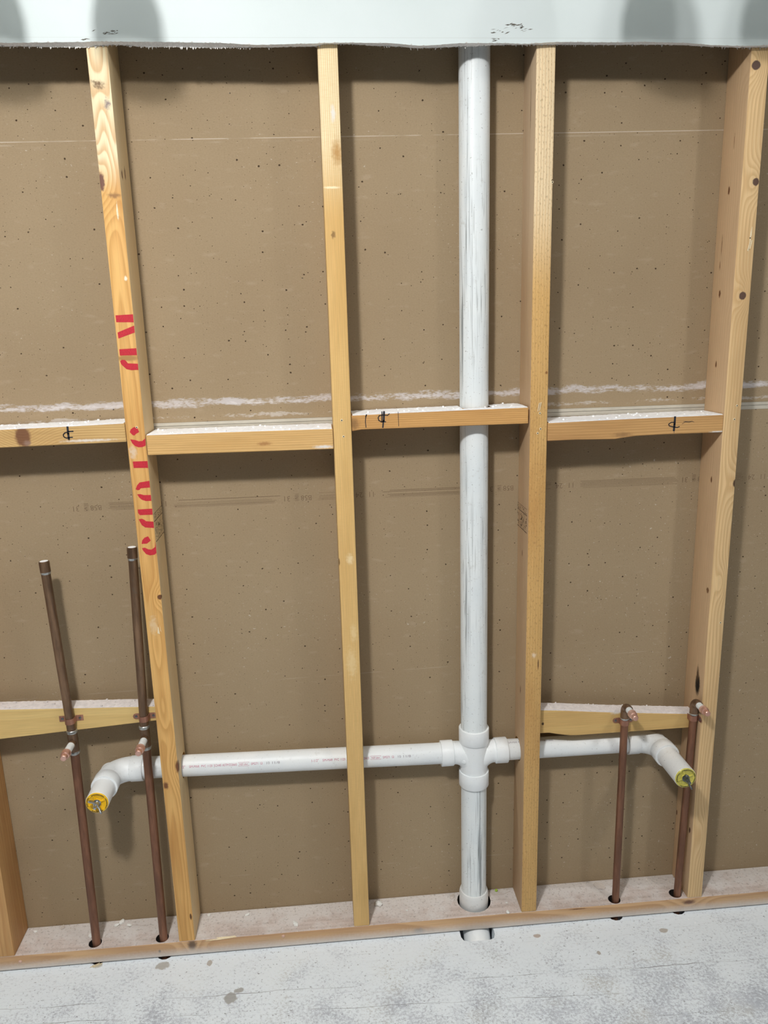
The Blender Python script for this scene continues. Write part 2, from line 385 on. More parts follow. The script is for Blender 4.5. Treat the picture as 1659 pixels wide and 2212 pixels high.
def pvc_material(name, streak=0.6, specks=0.3, base=(238, 243, 244)):
    m = Mat(name, 0.42, spec=0.45)
    x, y, z = m.xyz(m.P)
    cx = lambda a, b, c: m.n('ShaderNodeCombineXYZ', [a, b, c])
    col = m.mix(m.ramp(m.noise(m.P, 14, 3), 0.35, 0.7), S(*base), S(base[0] - 8, base[1] - 6, base[2] - 4))
    if streak:
        st = m.noise(cx(m.mul(x, 190), m.mul(y, 190), m.mul(z, 3.2)), 1.0, 3, 0.6)
        st2 = m.noise(cx(m.mul(x, 420), m.mul(y, 420), m.mul(z, 9)), 1.0, 2, 0.6)
        area_ = m.smooth(m.noise(cx(m.mul(x, 25), m.mul(y, 25), m.mul(z, 2.2)), 1.0, 2), 0.38, 0.62)
        col = m.mix(m.mul(m.mul(m.smooth(st, 0.53, 0.66), area_), streak), col, S(150, 157, 160))
        col = m.mix(m.mul(m.mul(m.smooth(st2, 0.56, 0.68), area_), streak * 0.9), col, S(118, 122, 120))
    if specks:
        sp = m.noise(m.P, 260, 2)
        col = m.mix(m.mul(m.smooth(sp, 0.66, 0.74), specks), col, S(120, 118, 110))
        bl = m.noise(m.P, 38, 4, 0.7)
        col = m.mix(m.mul(m.smooth(bl, 0.6, 0.72), specks * 0.7), col, S(180, 178, 170))
    m.color(col)
    return m.m

def copper_material(name, dark, light, metal=0.75, rough=0.42, patina=0.0):
    m = Mat(name, rough, metal)
    x, y, z = m.xyz(m.P)
    cx = lambda a, b, c: m.n('ShaderNodeCombineXYZ', [a, b, c])
    n1 = m.noise(cx(m.mul(x, 60), m.mul(y, 60), m.mul(z, 7)), 1.0, 4, 0.65)
    col = m.mix(m.smooth(n1, 0.35, 0.7), dark, light)
    if patina:
        n2 = m.noise(m.P, 26, 4, 0.7)
        col = m.mix(m.mul(m.smooth(n2, 0.62, 0.72), patina), col, S(84, 108, 104))
    m.color(col)
    m.put(m.b.inputs['Roughness'], m.ramp(n1, 0.3, 0.7, rough - 0.08, rough + 0.12))
    return m.m

M = {}
M['board'] = board_material()
M['concrete'] = concrete_material()
M['stack'] = pvc_material('scuffed_white_pvc', 0.95, 0.5)
M['pvc'] = pvc_material('white_pvc', 0.0, 0.28, (240, 243, 244))
M['pvc_clean'] = pvc_material('bright_white_pvc', 0.0, 0.12, (244, 247, 248))
M['pvc_dusty'] = pvc_material('dusty_white_pvc', 0.0, 0.5, (232, 233, 232))
M['old_copper'] = copper_material('tarnished_copper', S(104, 82, 64), S(150, 120, 94), 0.6, 0.40, 0.35)
M['brown_copper'] = copper_material('brown_copper', S(112, 78, 60), S(150, 106, 82), 0.55, 0.42, 0.0)
M['dull_copper'] = copper_material('copper_strap', S(150, 106, 88), S(190, 142, 120), 0.6, 0.42, 0.0)
M['new_copper'] = copper_material('bright_copper', S(206, 158, 142), S(230, 194, 180), 0.65, 0.36, 0.0)
M['solder'] = plain('solder', S(176, 178, 176), 0.35, 0.75, 0.5, 160, 0.5)
M['white_paint'] = plain('white_painted_copper', S(226, 230, 230), 0.55, 0, 0.06, 150)
M['steel'] = plain('zinc_steel', S(176, 182, 188), 0.3, 0.9, 0.12, 200)
M['dark_steel'] = plain('dulled_steel', S(120, 124, 126), 0.4, 0.85, 0.2, 200)
M['yellow'] = plain('yellow_plastic', S(240, 190, 20), 0.4, 0, 0.04, 80)
M['old_yellow'] = plain('faded_yellow_plastic', S(206, 196, 92), 0.3, 0, 0.14, 160)
M['black'] = plain('black_ink', S(30, 30, 32), 0.7, 0, 0.3, 300)
M['stamp'] = plain('dark_brown_ink', S(52, 38, 26), 0.8, 0, 0.4, 500)
M['marker'] = plain('black_marker', S(34, 38, 48), 0.6, 0, 0.2, 300)
M['red'] = plain('red_stencil_paint', S(196, 38, 54), 0.7, 0, 0.14, 420, 0.2)
M['red_ink'] = plain('faded_red_ink', S(196, 104, 134), 0.6, 0, 0.22, 900)
M['gray_ink'] = plain('faded_gray_ink', S(150, 140, 148), 0.6, 0, 0.2, 900)
M['board_ink'] = plain('faded_brown_ink', S(128, 107, 83), 0.9, 0, 0.12, 300)
M['edge_paper'] = plain('pale_edge_paper', S(196, 190, 176), 0.8, 0, 0.05, 60)
M['dust'] = plain('white_plaster_dust', S(248, 249, 251), 0.95, 0, 0.10, 130, 0.6)
M['dust_pink'] = plain('grey_plaster_dust', S(226, 219, 217), 0.95, 0, 0.10, 130, 0.6)
M['chip'] = plain('white_drywall_chip', S(238, 238, 234), 0.9, 0, 0.06, 200)
M['crumb'] = plain('plaster_crumb', S(212, 202, 194), 0.95, 0, 0.18, 700)
M['pale_wood'] = plain('fresh_pale_wood', S(238, 222, 186), 0.8, 0, 0.1, 300)
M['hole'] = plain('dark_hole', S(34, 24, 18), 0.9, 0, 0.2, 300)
M['plug'] = plain('pinkish_nail_head', S(214, 178, 160), 0.7, 0, 0.1, 300)
M['gypsum'] = plain('grey_gypsum_core', S(236, 236, 236), 0.95, 0, 0.10, 260, 0.6)
M['torn'] = plain('torn_grey_paper', S(214, 212, 208), 0.95, 0, 0.12, 400)
M['scuff'] = plain('grey_scuff', S(112, 108, 100), 0.9, 0, 0.35, 500)
M['glass'] = plain('white_opal_glass', S(238, 238, 232), 0.3, 0, 0.02, 20)
def opal_glass():
    m = bpy.data.materials.new('frosted_glass'); m.use_nodes = True; nt = m.node_tree; b = nt.nodes['Principled BSDF']
    b.inputs['Base Color'].default_value = S(238, 238, 232); b.inputs['Roughness'].default_value = 0.3
    t = nt.nodes.new('ShaderNodeBsdfTransparent'); t.inputs[0].default_value = (0.95, 0.96, 0.94, 1)
    x = nt.nodes.new('ShaderNodeMixShader'); x.inputs[0].default_value = 0.62
    nt.links.new(t.outputs[0], x.inputs[1]); nt.links.new(b.outputs[0], x.inputs[2]); nt.links.new(x.outputs[0], nt.nodes['Material Output'].inputs[0])
    return m
M['glass_shade'] = opal_glass()
M['ceiling'] = plain('white_ceiling_paint', S(232, 232, 228), 0.9, 0, 0.02, 20)
M['nickel'] = plain('brushed_nickel', S(190, 188, 182), 0.35, 0.9, 0.05, 90)

def drywall_material():
    m = Mat('pale_green_white_drywall', 0.75, spec=0.25)
    f = m.noise(m.P, 420, 3)
    col = m.mix(m.ramp(m.noise(m.P, 6, 2), 0.3, 0.7), S(216, 226, 226), S(221, 230, 231))
    x, y, z = m.xyz(m.P)
    dl = m.math('ABSOLUTE', m.sub(z, 1.9685))
    col = m.mix(m.mul(m.smooth(dl, 0.0002, 0.0007, 1, 0), 0.35), col, S(190, 194, 190))
    m.color(col); m.bump(f, 0.12, 0.0005)
    return m.m
M['drywall'] = drywall_material()

PZ = 0.0425      # top of the bottom plate
XA, XB, XC, XD, XE = 0.0, 0.4167, 0.829, 1.2520, -0.4165
SW = 0.0378      # stud thickness
SD = 0.0885      # stud depth

# ------------------------------------------------------------------ the setting
g = Geo(); g.box(-2.6, 3.6, -3.4, 0.30, -0.12, 0.0)
floor = g.build('floor', M['concrete'], smooth=False); tag(floor, 'grey concrete floor dusted with white plaster', kind='structure')
ch = Geo(); ch.lathe((0.7205, 0.045, -0.115), (0, 0, 1), [(0, 0.047), (0.25, 0.047)], 20)
cb_ = Geo(); cb_.box(0.676, 0.760, -0.031, 0.045, -0.10, 0.05, 0.016, 2)
hs = [ch, cb_]
for hx, hy in ((-0.196, 0.018), (-0.0385, 0.015), (1.0725, 0.013), (1.2342, 0.0145)):
    h = Geo(); h.lathe((hx, hy, -0.10), (0, 0, 1), [(0, 0.019), (0.15, 0.019)], 12); hs.append(h)
for h in hs: cut(floor, [h])

wall_back = tag(empty('wall_back', (0, 0.089, 0)), 'brown paper back of the far drywall behind the studs', kind='structure')
for z0, z1 in ((0.0, 1.2492), (1.2660, 2.6)):
    g = Geo(); g.box(-1.6, 2.6, 0.089, 0.1017, z0, z1)
    g.build('gypsum_board', M['board'], wall_back, smooth=False)
for z0, z1, yy in ((1.2586, 1.2660, 0.0896), (1.2492, 1.2579, 0.0899)):
    g = Geo(); g.box(-1.6, 2.6, yy, 0.1010, z0, z1, 0.0004, 1)
    g.build('board_edge', M['edge_paper'], wall_back, smooth=False)
g = Geo(); g.box(-1.6, 2.6, 0.1000, 0.1012, 1.2575, 1.2590); g.build('joint_gap', M['hole'], wall_back, smooth=False)

# printing on the back of the board (upside down, like the board)
g = Geo()
def board_text(txt, xc, zc, size):
    vs, fs = text_geo(txt, size)
    w = max(v[0] for v in vs); h = max(v[1] for v in vs)
    for f in fs: g.face([(xc - (vs[i][0] - w / 2), 0.0888, zc - (vs[i][1] - h / 2)) for i in f])
for i in range(4):
    xs = -0.1434 + i * 0.4542
    board_text('31', xs, 1.0870 + 0.002 * i, 0.017)
    board_text('B58', xs + 0.042, 1.0875 + 0.002 * i, 0.016)
    board_text('24', xs + 0.159, 1.0895 + 0.001 * i, 0.017)
    board_text('11', xs + 0.188, 1.0900 + 0.001 * i, 0.017)
    board_text('>', xs + 0.020, 1.0880 + 0.002 * i, 0.012)
    for x0, x1, dz in ((xs + 0.205, xs + 0.440, 0), (xs + 0.066, xs + 0.140, 0.001), (xs + 0.016, xs + 0.026, 0.001)):
        for k in range(6):
            zc = 1.0810 + k * 0.0031 + 0.002 * i + dz
            if R.random() < 0.9:
                a = x0 + R.uniform(0, 0.02) * (x1 - x0) * 5; b = x1 - R.uniform(0, 0.02) * (x1 - x0) * 5
                hw = R.choice((0.0003, 0.0004, 0.0006))
                g.face([(a, 0.0888, zc - hw), (b, 0.0888, zc - hw), (b, 0.0888, zc + hw), (a, 0.0888, zc + hw)])
g.build('board_printing', M['board_ink'], wall_back, smooth=False, recalc=False)

# upper drywall with a torn lower edge
lip = [(-1.6, 94, 101), (-.145, 93.5, 101), (0, 92, 103), (.02, 91, 100), (.05, 91.5, 99), (.12, 91.5, 102), (.23, 93, 103), (.31, 96, 102.5), (.41, 94, 101), (.43, 93, 97.5),
       (.46, 92.5, 97), (.54, 93, 100), (.61, 97, 103.5), (.69, 93, 101), (.76, 93, 98.5), (.80, 94, 98), (.87, 91, 98), (.98, 91.5, 98), (1.03, 90.5, 97.5), (1.10, 92, 98), (1.18, 96, 101),
       (1.22, 97, 102), (1.285, 96, 101.5), (2.6, 95, 101)]
def lip_z(x):
    for (a, f0, b0), (c, f1, b1) in zip(lip, lip[1:]):
        if a <= x <= c:
            t = (x - a) / (c - a); t = t * t * (3 - 2 * t)
            return 1.9599 - (f0 + (f1 - f0) * t - 93) / 945, 1.9578 - (b0 + (b1 - b0) * t - 101) / 945
g = Geo(); rows = []
x = -0.5
xs = [-1.6, -1.0]
while x < 1.75: xs.append(x); x += 0.004
xs += [2.0, 2.6]
for x in xs:
    zf, zb = lip_z(x)
    zf += 0.0006 * mnoise.noise(Vector((x * 130, 0, 0))) + 0.0005 * mnoise.noise(Vector((x * 420, 3, 0)))
    zb += 0.0011 * mnoise.noise(Vector((x * 170, 9, 0))) + 0.0010 * mnoise.noise(Vector((x * 480, 5, 0)))
    rows.append([g.bm.verts.new(p) for p in ((x, -0.0130, 2.6), (x, -0.0130, zf), (x, -0.0008, zb), (x, -0.0008, 2.6))])
for a, b in zip(rows, rows[1:]):
    for k, mi in ((0, 0), (1, 1), (2, 1)):
        f = g.bm.faces.new((a[k], a[k + 1], b[k + 1], b[k])); f.material_index = mi
    f = g.bm.faces.new((a[3], a[0], b[0], b[3])); f.material_index = 0
g.bm.faces.new(rows[0]); g.bm.faces.new(list(reversed(rows[-1])))
wall_front = g.build('wall_front', [M['drywall'], M['gypsum']], angle=20)
tag(wall_front, 'pale drywall left standing above the torn-out opening', kind='structure')
g = Geo(); x = -0.45
while x < 1.72:
    zf, zb = lip_z(x)
    w = R.uniform(0.0008, 0.0030); h = R.choice((R.uniform(0.0005, 0.0018), R.uniform(0.001, 0.0025), R.uniform(0.002, 0.0050)))
    y0 = -0.0008 - R.uniform(0.0, 0.002); dx = R.uniform(-0.002, 0.002)
    a, b, c = (x - w, y0, zb + 0.0012), (x + w, y0, zb + 0.0012), (x + dx, y0 - R.uniform(0, 0.002), zb - h)
    g.prism([a, b, c], (0, 0.0005, 0))
    if R.random() < 0.22:      # paper curls on the finished face
        g.prism([(x - w, -0.0132, zf), (x + w, -0.0132, zf), (x + dx, -0.0140, zf + h * 0.45)], (0, 0.0004, 0))
    x += R.uniform(0.0015, 0.0060)
tag(g.build('torn_paper', M['torn'], wall_front, smooth=False), kind='stuff')
g = Geo()
for x0, x1, z0, z1, nn in ((0.016, 0.062, 1.9735, 1.9800, 16), (0.000, 0.012, 1.9640, 1.9665, 5), (0.742, 0.770, 1.9770, 1.9840, 8), (0.765, 0.800, 1.9845, 1.9925, 24), (0.795, 0.815, 1.9790, 1.9850, 6), (0.742, 0.755, 1.9630, 1.9680, 7)):
    for _ in range(nn):
        cx_, cz_ = R.uniform(x0, x1), R.uniform(z0, z1); L_ = R.uniform(0.001, 0.006); h_ = R.uniform(0.0002, 0.0012)
        sl = R.uniform(-0.2, 0.5)
        g.face([(cx_ - L_, -0.0132, cz_ - sl * L_), (cx_, -0.0132, cz_ - h_), (cx_ + L_, -0.0132, cz_ + sl * L_), (cx_, -0.0134, cz_ + h_)])
g.build('scuff_marks', M['scuff'], wall_front, smooth=False, recalc=False)

g = Geo(); g.box(-2.6, 3.6, -3.4, 0.30, 2.6, 2.7)
tag(g.build('ceiling', M['ceiling'], smooth=False), 'white ceiling above the picture', kind='structure')

# ------------------------------------------------------------------ bottom plate
woodmarks_plate = [((0.447, 0.0, -0.012), (.014, .012, .02), S(112, 92, 76), 0.3), ((0.992, 0.0, -0.028), (.020, .012, .012), S(122, 104, 90), 0.2),
                   ((1.674, 0.0, -0.012), (.022, .014, .009), S(120, 88, 70), 0.3), ((1.39, 0.0, -0.004), (.030, .02, .0022), S(120, 84, 58), 0.3), ((0.37, 0.0, -0.022), (.004, .012, .006), S(112, 92, 70), 0.3)]
M['plate'] = wood('plate_lumber', S(212, 174, 132), S(176, 134, 96), 'x', (-0.02, 0.045), 150, 2.0, 1.2, 0.55, 2.0, S(194, 160, 126), spots=woodmarks_plate,
                  rings=(((0.447, 0, -0.012), (.03, .03, .03), 2.0), ((1.674, 0, -0.012), (.05, .03, .03), 2.0)), whiten=(-0.038, -0.012, 0.78))
def dusty_top():
    m = Mat('dusty_plate_top', 0.9, spec=0.2)
    x, y, z = m.xyz(m.P)
    cx = lambda a, b, c: m.n('ShaderNodeCombineXYZ', [a, b, c])
    gr = m.noise(cx(m.mul(x, 6), m.mul(y, 90), 0.0), 1.0, 3)
    col = m.mix(m.smooth(gr, 0.35, 0.7), S(212, 198, 191), S(192, 175, 166))
    d = m.add(m.mul(m.noise(m.P, 18, 5, 0.62), 0.7), m.ramp(y, 0.0, 0.089, 0.04, 0.30))
    col = m.mix(m.mul(m.smooth(d, 0.36, 0.60), 0.9), col, S(224, 219, 216))
    g1 = m.noise(m.P, 150, 3)
    col = m.mix(m.mul(m.smooth(g1, 0.55, 0.7), 0.5), col, S(150, 138, 130))
    col = m.mix(m.mul(m.smooth(m.noise(m.P, 260, 2), 0.6, 0.7), 0.6), col, S(230, 226, 222))
    m.color(col); m.bump(m.add(g1, d), 0.5, 0.0015)
    return m.m
M['plate_top'] = dusty_top()
g = Geo(); g.box(-0.9, 2.0, 0.0, 0.0885, 0.0042, PZ, 0.0022, 2)
plate = g.build('bottom_plate', [M['plate'], M['plate_top'], M['hole']], origin=(-0.4172, 0.0, PZ))
hs = []
h = Geo(); h.lathe((0.7215, 0.054, -0.02), (0, 0, 1), [(0, 0.0425), (0.1, 0.0415)], 20); hs.append(h)
PIPES = [(-0.196, 0.018), (-0.0385, 0.015), (1.0725, 0.013), (1.2322, 0.0150)]
for (hx, hy), (ox, oy) in zip(PIPES, ((-0.004, 0.001), (-0.004, 0.002), (-0.002, 0.003), (-0.003, 0.003))):
    h = Geo(); h.lathe((hx + ox, hy + oy + 0.001, -0.02), (0, 0, 1), [(0, 0.0150), (0.1, 0.0152)], 20); hs.append(h)
for h in hs: cut(plate, [h])
for p in plate.data.polygons:
    c = p.center
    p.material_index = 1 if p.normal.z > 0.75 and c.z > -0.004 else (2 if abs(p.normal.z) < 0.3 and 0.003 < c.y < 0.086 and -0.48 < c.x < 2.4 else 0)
tag(plate, 'dusty horizontal bottom plate that the studs and copper pipes stand in', 'lumber')
for nx, nz in ((0.2462, 0.0339), (-0.3680, 0.0263)):
    g = Geo(); g.lathe((nx, 0.001, nz), (0, -1, 0), [(0, 0.0042), (0.0022, 0.0040), (0.0032, 0.0022), (0.0034, 0.0008)], 10)
    g.build('nail_head', M['plug'], plate)
g = Geo()
g.prism([(0.062, -0.0012, 0.0395), (0.095, -0.0020, 0.0405), (0.135, -0.0012, 0.0432), (0.132, 0.001, 0.0438), (0.09, 0.002, 0.0425)], (0, 0.0015, 0.0006))
tag(g.build('split_sliver', M['pale_wood'], plate, smooth=False))

# ------------------------------------------------------------------ studs
def stud(x0, mat, label, holes=(), z0=PZ, top=2.595):
    g = Geo(); g.box(x0, x0 + SW, 0.0, SD, z0, top, 0.0024, 2)
    o = g.build('wall_stud', mat, origin=(x0, 0.0, z0))
    for hz, hr in holes:
        h = Geo(); pr = []
        n = 22; pts = []
        for k in range(n):
            a = 2 * math.pi * k / n; rr = hr * (1 + R.uniform(-0.03, 0.05))
            pts.append((x0 - 0.01, 0.058 + rr * math.cos(a), hz + rr * math.sin(a)))
        h.prism(pts, (SW + 0.02, 0, 0)); cut(o, [h])
    return tag(o, label, 'stud', 'upright studs of the opened wall')

def lk(x0, p): return (p[0] - x0, p[1], p[2] - PZ)
KN = S(104, 72, 52); KND = S(70, 48, 36); KNL = S(150, 104, 62)
# A: the orange stud with the red stencil
a_kn = [((.0031, 0, 1.730), (.007, .02, .020), S(122, 88, 76), .55), ((.0345, 0, .9070), (.0056, .01, .0062), S(110, 72, 48), .7), ((.0253, 0, 1.0037), (.0034, .01, .0040), S(96, 58, 46), .7),
        ((.0370, 0, .5035), (.007, .02, .020), S(126, 82, 52), .4), ((.0070, 0, .4596), (.007, .02, .012), S(128, 84, 52), .4), ((.0330, 0, .1101), (.0030, .01, .011), S(104, 68, 38), .5),
        ((.0154, 0, 1.8961), (.016, .01, .010), S(128, 104, 78), .1, 2.6), ((.0280, 0, 1.8629), (.007, .01, .015), S(140, 124, 122), .1, 2.4), ((.024, 0, 1.706), (.016, .01, .007), S(160, 118, 74), .2, 1.5),
        ((.0379, .020, 1.7459), (.004, .006, .012), S(110, 78, 58), .4), ((.0379, .0453, 1.7526), (.004, .005, .016), S(116, 84, 62), .4), ((.0, .0, .3), (.001, .001, .001), KN, .5),
        ((.0268, 0, 1.676), (.0022, .01, .016), S(246, 236, 208), .5), ((.018, 0, 1.4055), (.03, .01, .008), S(176, 136, 84), .4, .4), ((.030, 0, 1.556), (.004, .01, .006), S(244, 232, 210), .4),
        ((.010, 0, 1.218), (.010, .01, .020), S(226, 200, 170), .1, 2.2), ((.016, 0, .845), (.012, .01, .03), S(228, 196, 150), .1, 2.0)]
M['woodA'] = wood('orange_stud', S(235, 187, 116), S(198, 141, 75), 'z', (0.017, -0.018), 200, 1.6, 1.3, 0.55, 11.0, S(206, 154, 88), .42, .7,
                  spots=[(lk(XA, s[0]),) + s[1:] for s in a_kn], rings=[(lk(XA, (.0031, 0, 1.73)), (.03, .06, .06), 5.0), (lk(XA, (.0345, 0, .907)), (.014, .03, .025), 3.0), (lk(XA, (.037, 0, .5035)), (.02, .03, .05), 3.0),
                         (lk(XA, (.018, 0, 1.82)), (.016, .06, .09), 3.5), (lk(XA, (.018, 0, .80)), (.012, .06, .09), 3.0), (lk(XA, (.018, 0, .64)), (.012, .06, .07), 2.5)],
                  tint=(1.66, 1.74, S(242, 226, 188)), side=(S(228, 206, 164), .85))  # side tone: weathered grey, made paler to stand in for light falling on it
studA = stud(XA, M['woodA'], 'orange-toned wooden stud with red stencilled letters down its front', [(0.4735, 0.0285)])
for pl in RED_LETTERS:
    g = Geo(); g.face([(x, -0.0003, z) for x, z in pl])
    bmesh.ops.triangulate(g.bm, faces=g.bm.faces[:])
    g.build('red_letter_stroke', M['red'], studA, smooth=False, recalc=False)

def grade_stamp(parent, sx, nx, quadfn, seed):
    """inked lumber grade stamp on a stud's side face; unreadable in the photograph"""
    rr = random.Random(seed); g = Geo(); X = sx + nx * 0.0004
    def bar(a, b, w):
        (u0, v0), (u1, v1) = a, b
        du, dv = u1 - u0, v1 - v0; L = math.hypot(du, dv) or 1; px, pz = -dv / L * w / 2, du / L * w / 2
        q = [quadfn(u0 + px, v0 + pz), quadfn(u1 + px, v1 + pz), quadfn(u1 - px, v1 - pz), quadfn(u0 - px, v0 - pz)]
        g.face([(X, y, z) for y, z in q])
    for v in (0.0, 0.016, 0.060):           # three long rules across the stud
        for u0, u1 in ((0.0, 0.024), (0.028, 0.060), (0.064, 0.084)): bar((u0, v), (u1, v), 0.0016 if v else 0.0009)
    for u in (0.026, 0.062): bar((u, 0.0), (u, 0.060), 0.0010)
    for u0, u1, v0, v1, n in ((0.003, 0.022, 0.003, 0.013, 6), (0.030, 0.058, 0.003, 0.013, 8), (0.066, 0.082, 0.003, 0.013, 5), (0.003, 0.022, 0.022, 0.054, 20), (0.031, 0.057, 0.020, 0.056, 34), (0.066, 0.082, 0.022, 0.054, 16)):
        for _ in range(n):
            u, v = rr.uniform(u0, u1), rr.uniform(v0, v1)
            if rr.random() < 0.5: bar((u, v), (min(u + rr.uniform(.002, .006), u1), v), 0.0014)
            else: bar((u, v), (u, min(v + rr.uniform(.002, .007), v1)), 0.0014)
    return g.build('grade_stamp', M['stamp'], parent, smooth=False, recalc=False)
grade_stamp(studA, XA + SW, 1, lambda u, v: (0.002 + u, 1.0870 - v * 0.98), 3)

# B: plain pale tan stud
b_kn = [((.4460, 0, 1.7766), (.016, .01, .035), S(190, 148, 92), .05, 1.2), ((.4349, 0, 1.2680), (.003, .01, .0032), S(240, 226, 196), .6), ((.4328, 0, 1.6292), (.006, .01, .009), S(150, 116, 70), .3, 2.0),
        ((.4340, 0, 1.715), (.022, .01, .003), S(244, 228, 190), .3), ((.441, 0, .97), (.010, .01, .016), S(240, 216, 168), .2, 1.6), ((.436, 0, .73), (.016, .01, .05), S(236, 206, 150), .1, 1.8), ((.443, 0, .80), (.010, .01, .03), S(236, 206, 150), .1, 1.8),
        ((.441, 0, 1.845), (.006, .01, .02), S(232, 226, 216), .2, 1.6), ((.4172, 0, .965), (.003, .01, .01), S(120, 92, 60), .3)]
M['woodB'] = wood('tan_stud', S(231, 193, 129), S(214, 171, 104), 'z', (0.06, 0.01), 260, .35, .5, 0.45, 23.0, S(214, 174, 110), .45, .7,
                  spots=[(lk(XB, s[0]),) + s[1:] for s in b_kn], saw=0.14, tint=(1.60, 1.78, S(240, 222, 182)), side=(S(190, 160, 120), .6))
studB = stud(XB, M['woodB'], 'plain pale tan stud in the middle, just left of the vertical white stack', [(0.4625, 0.0270)])
# C: rough, speckled stud right of the stack
c_kn = [((.8625, 0, 1.3513), (.0034, .01, .004), S(150, 104, 60), .5), ((.8660, 0, 1.7208), (.0030, .01, .005), S(70, 48, 30), .5), ((.829, .0446, .9505), (.003, .004, .010), S(120, 84, 56), .4), ((.829, .042, .6183), (.003, .004, .012), S(112, 74, 48), .4),
        ((.829, .0326, 1.86), (.002, .0016, .06), S(84, 62, 46), .4), ((.848, 0, .722), (.008, .01, .008), S(232, 212, 182), .2, 1.6), ((.858, 0, .70), (.002, .01, .016), S(110, 78, 52), .3)]
M['woodC'] = wood('speckled_stud', S(216, 175, 112), S(193, 146, 85), 'z', (-0.05, 0.02), 170, .3, .5, 0.35, 37.0, S(198, 152, 92), .4, .7,
                  spots=[(lk(XC, s[0]),) + s[1:] for s in c_kn], specks=0.38, tint=(1.45, 1.68, S(238, 216, 178)), side=(S(186, 160, 134), .7))
studC = stud(XC, M['woodC'], 'rough speckled stud just right of the vertical white stack', [(0.4565, 0.0285)])
grade_stamp(studC, XC, -1, lambda u, v: (0.102 - 0.001 - u * 1.1, 1.0590 - v * 0.88), 5)
# D: knotty pale stud on the right
d_kn = [((1.2640, 0, 1.9263), (.0100, .012, .0095), S(98, 76, 66), .75, .5), ((1.2820, 0, 1.7151), (.0075, .01, .0085), S(98, 74, 62), .75, .5), ((1.2729, 0, 1.4953), (.0082, .01, .0095), S(98, 74, 62), .75, .5),
        ((1.2905, 0, 1.0993), (.0075, .01, .012), S(84, 62, 48), .6, .6),
        ((1.252, .047, 1.7067), (.003, .005, .010), S(112, 74, 44), .5), ((1.252, .0546, 1.5020), (.003, .005, .010), S(112, 74, 44), .5), ((1.252, .0488, 1.3546), (.003, .004, .009), S(112, 74, 44), .5), ((1.252, .0325, 1.1029), (.003, .004, .009), S(112, 74, 44), .5),
        ((1.252, .0129, .8502), (.003, .007, .009), S(120, 84, 54), .5), ((1.252, .0839, .2279), (.003, .005, .009), S(112, 76, 50), .5), ((1.252, .0135, .2272), (.003, .005, .010), S(82, 54, 36), .5), ((1.252, .060, 1.60), (.002, .0018, .03), S(132, 96, 66), .4),
        ((1.252, .040, 1.80), (.002, .0016, .02), S(132, 96, 66), .4), ((1.252, .062, 1.56), (.002, .002, .012), S(132, 96, 66), .4), ((1.252, .0273, .6109), (.008, .0145, .034), S(18, 14, 12), .45, .5), ((1.252, .030, .636), (.008, .008, .03), S(90, 66, 44), .1, .7),
        ((1.2800, 0, 1.610), (.0014, .01, .018), S(250, 240, 214), .4), ((1.2795, 0, 1.6085), (.0020, .01, .0022), S(54, 38, 28), .4)]
M['woodD'] = wood('knotty_stud', S(231, 198, 148), S(200, 156, 104), 'z', (0.05, -0.02), 170, .9, 1.1, 0.50, 51.0, S(214, 180, 132), .45, .7,
                  spots=[(lk(XD, s[0]),) + s[1:] for s in d_kn], rings=[(lk(XD, (1.264, 0, 1.9263)), (.02, .03, .035), 4.0), (lk(XD, (1.282, 0, 1.7151)), (.018, .03, .035), 4.0), (lk(XD, (1.2729, 0, 1.4953)), (.016, .03, .03), 4.0),
                         (lk(XD, (1.29, 0, 1.0993)), (.02, .03, .05), 4.0), (lk(XD, (1.276, 0, .87)), (.012, .03, .04), 3.0), (lk(XD, (1.276, 0, .22)), (.014, .03, .06), 3.0)], side=(S(196, 166, 136), .65))
studD = stud(XD, M['woodD'], 'knotty pale stud at the right with a black scorch mark near the copper elbow')
M['woodE'] = wood('left_stud', S(214, 168, 112), S(185, 133, 79), 'z', (0.06, 0.05), 130, .6, 1.0, 0.5, 67.0, S(196, 150, 96), .4, .7)
studE = stud(XE, M['woodE'], 'stud cut off by the left edge of the picture, only its foot seen')
for par, pts in ((studA, ((.0223, 1.2566 + .012),)), (studB, ((.4349, 1.2680), (.4374, 1.2344))), (studC, ((.850, 1.268), (.852, 1.235), (.846, 1.226), (.8655, 1.7195))), (studD, ((1.2795, 1.2690), (1.2760, 1.2400), (1.281, 0.775)))):
    for nx, nz in pts:
        g = Geo(); g.lathe((nx, -0.0002, nz), (0, -1, 0), [(0, 0.0026), (0.0004, 0.0020), (0.0005, 0.0012)], 10)
        g.lathe((nx, -0.0006, nz), (0, -1, 0), [(0, 0.0013), (0.0003, 0.0013)], 8, mi=1)
        g.build('nail_hole', [M['pale_wood'], M['hole']], par)
for nx, dz in ((0.8445, 0.0), (0.8480, 0.001)):      # torn staple splinters on the speckled stud
    g = Geo(); g.prism([(nx, -0.0002, 1.272 + dz), (nx + .0014, -0.0002, 1.272 + dz), (nx + .0046, -0.002, 1.290 + dz), (nx + .0026, -0.002, 1.290 + dz)], (0, -0.0006, 0))
    g.build('splinter', M['pale_wood'], studC, smooth=False)
for pts in ([(1.2786, 1.587), (1.2806, 1.587), (1.2842, 1.604), (1.2822, 1.605)], [(1.2745, 1.584), (1.2768, 1.583), (1.2800, 1.600), (1.2786, 1.602)], [(1.2808, 1.612), (1.2818, 1.612), (1.2816, 1.630), (1.2806, 1.630)]):
    g = Geo(); g.prism([(a, -0.0004, b) for a, b in pts], (0, -0.0008, 0)); g.build('splinter', M['pale_wood'], studD, smooth=False)
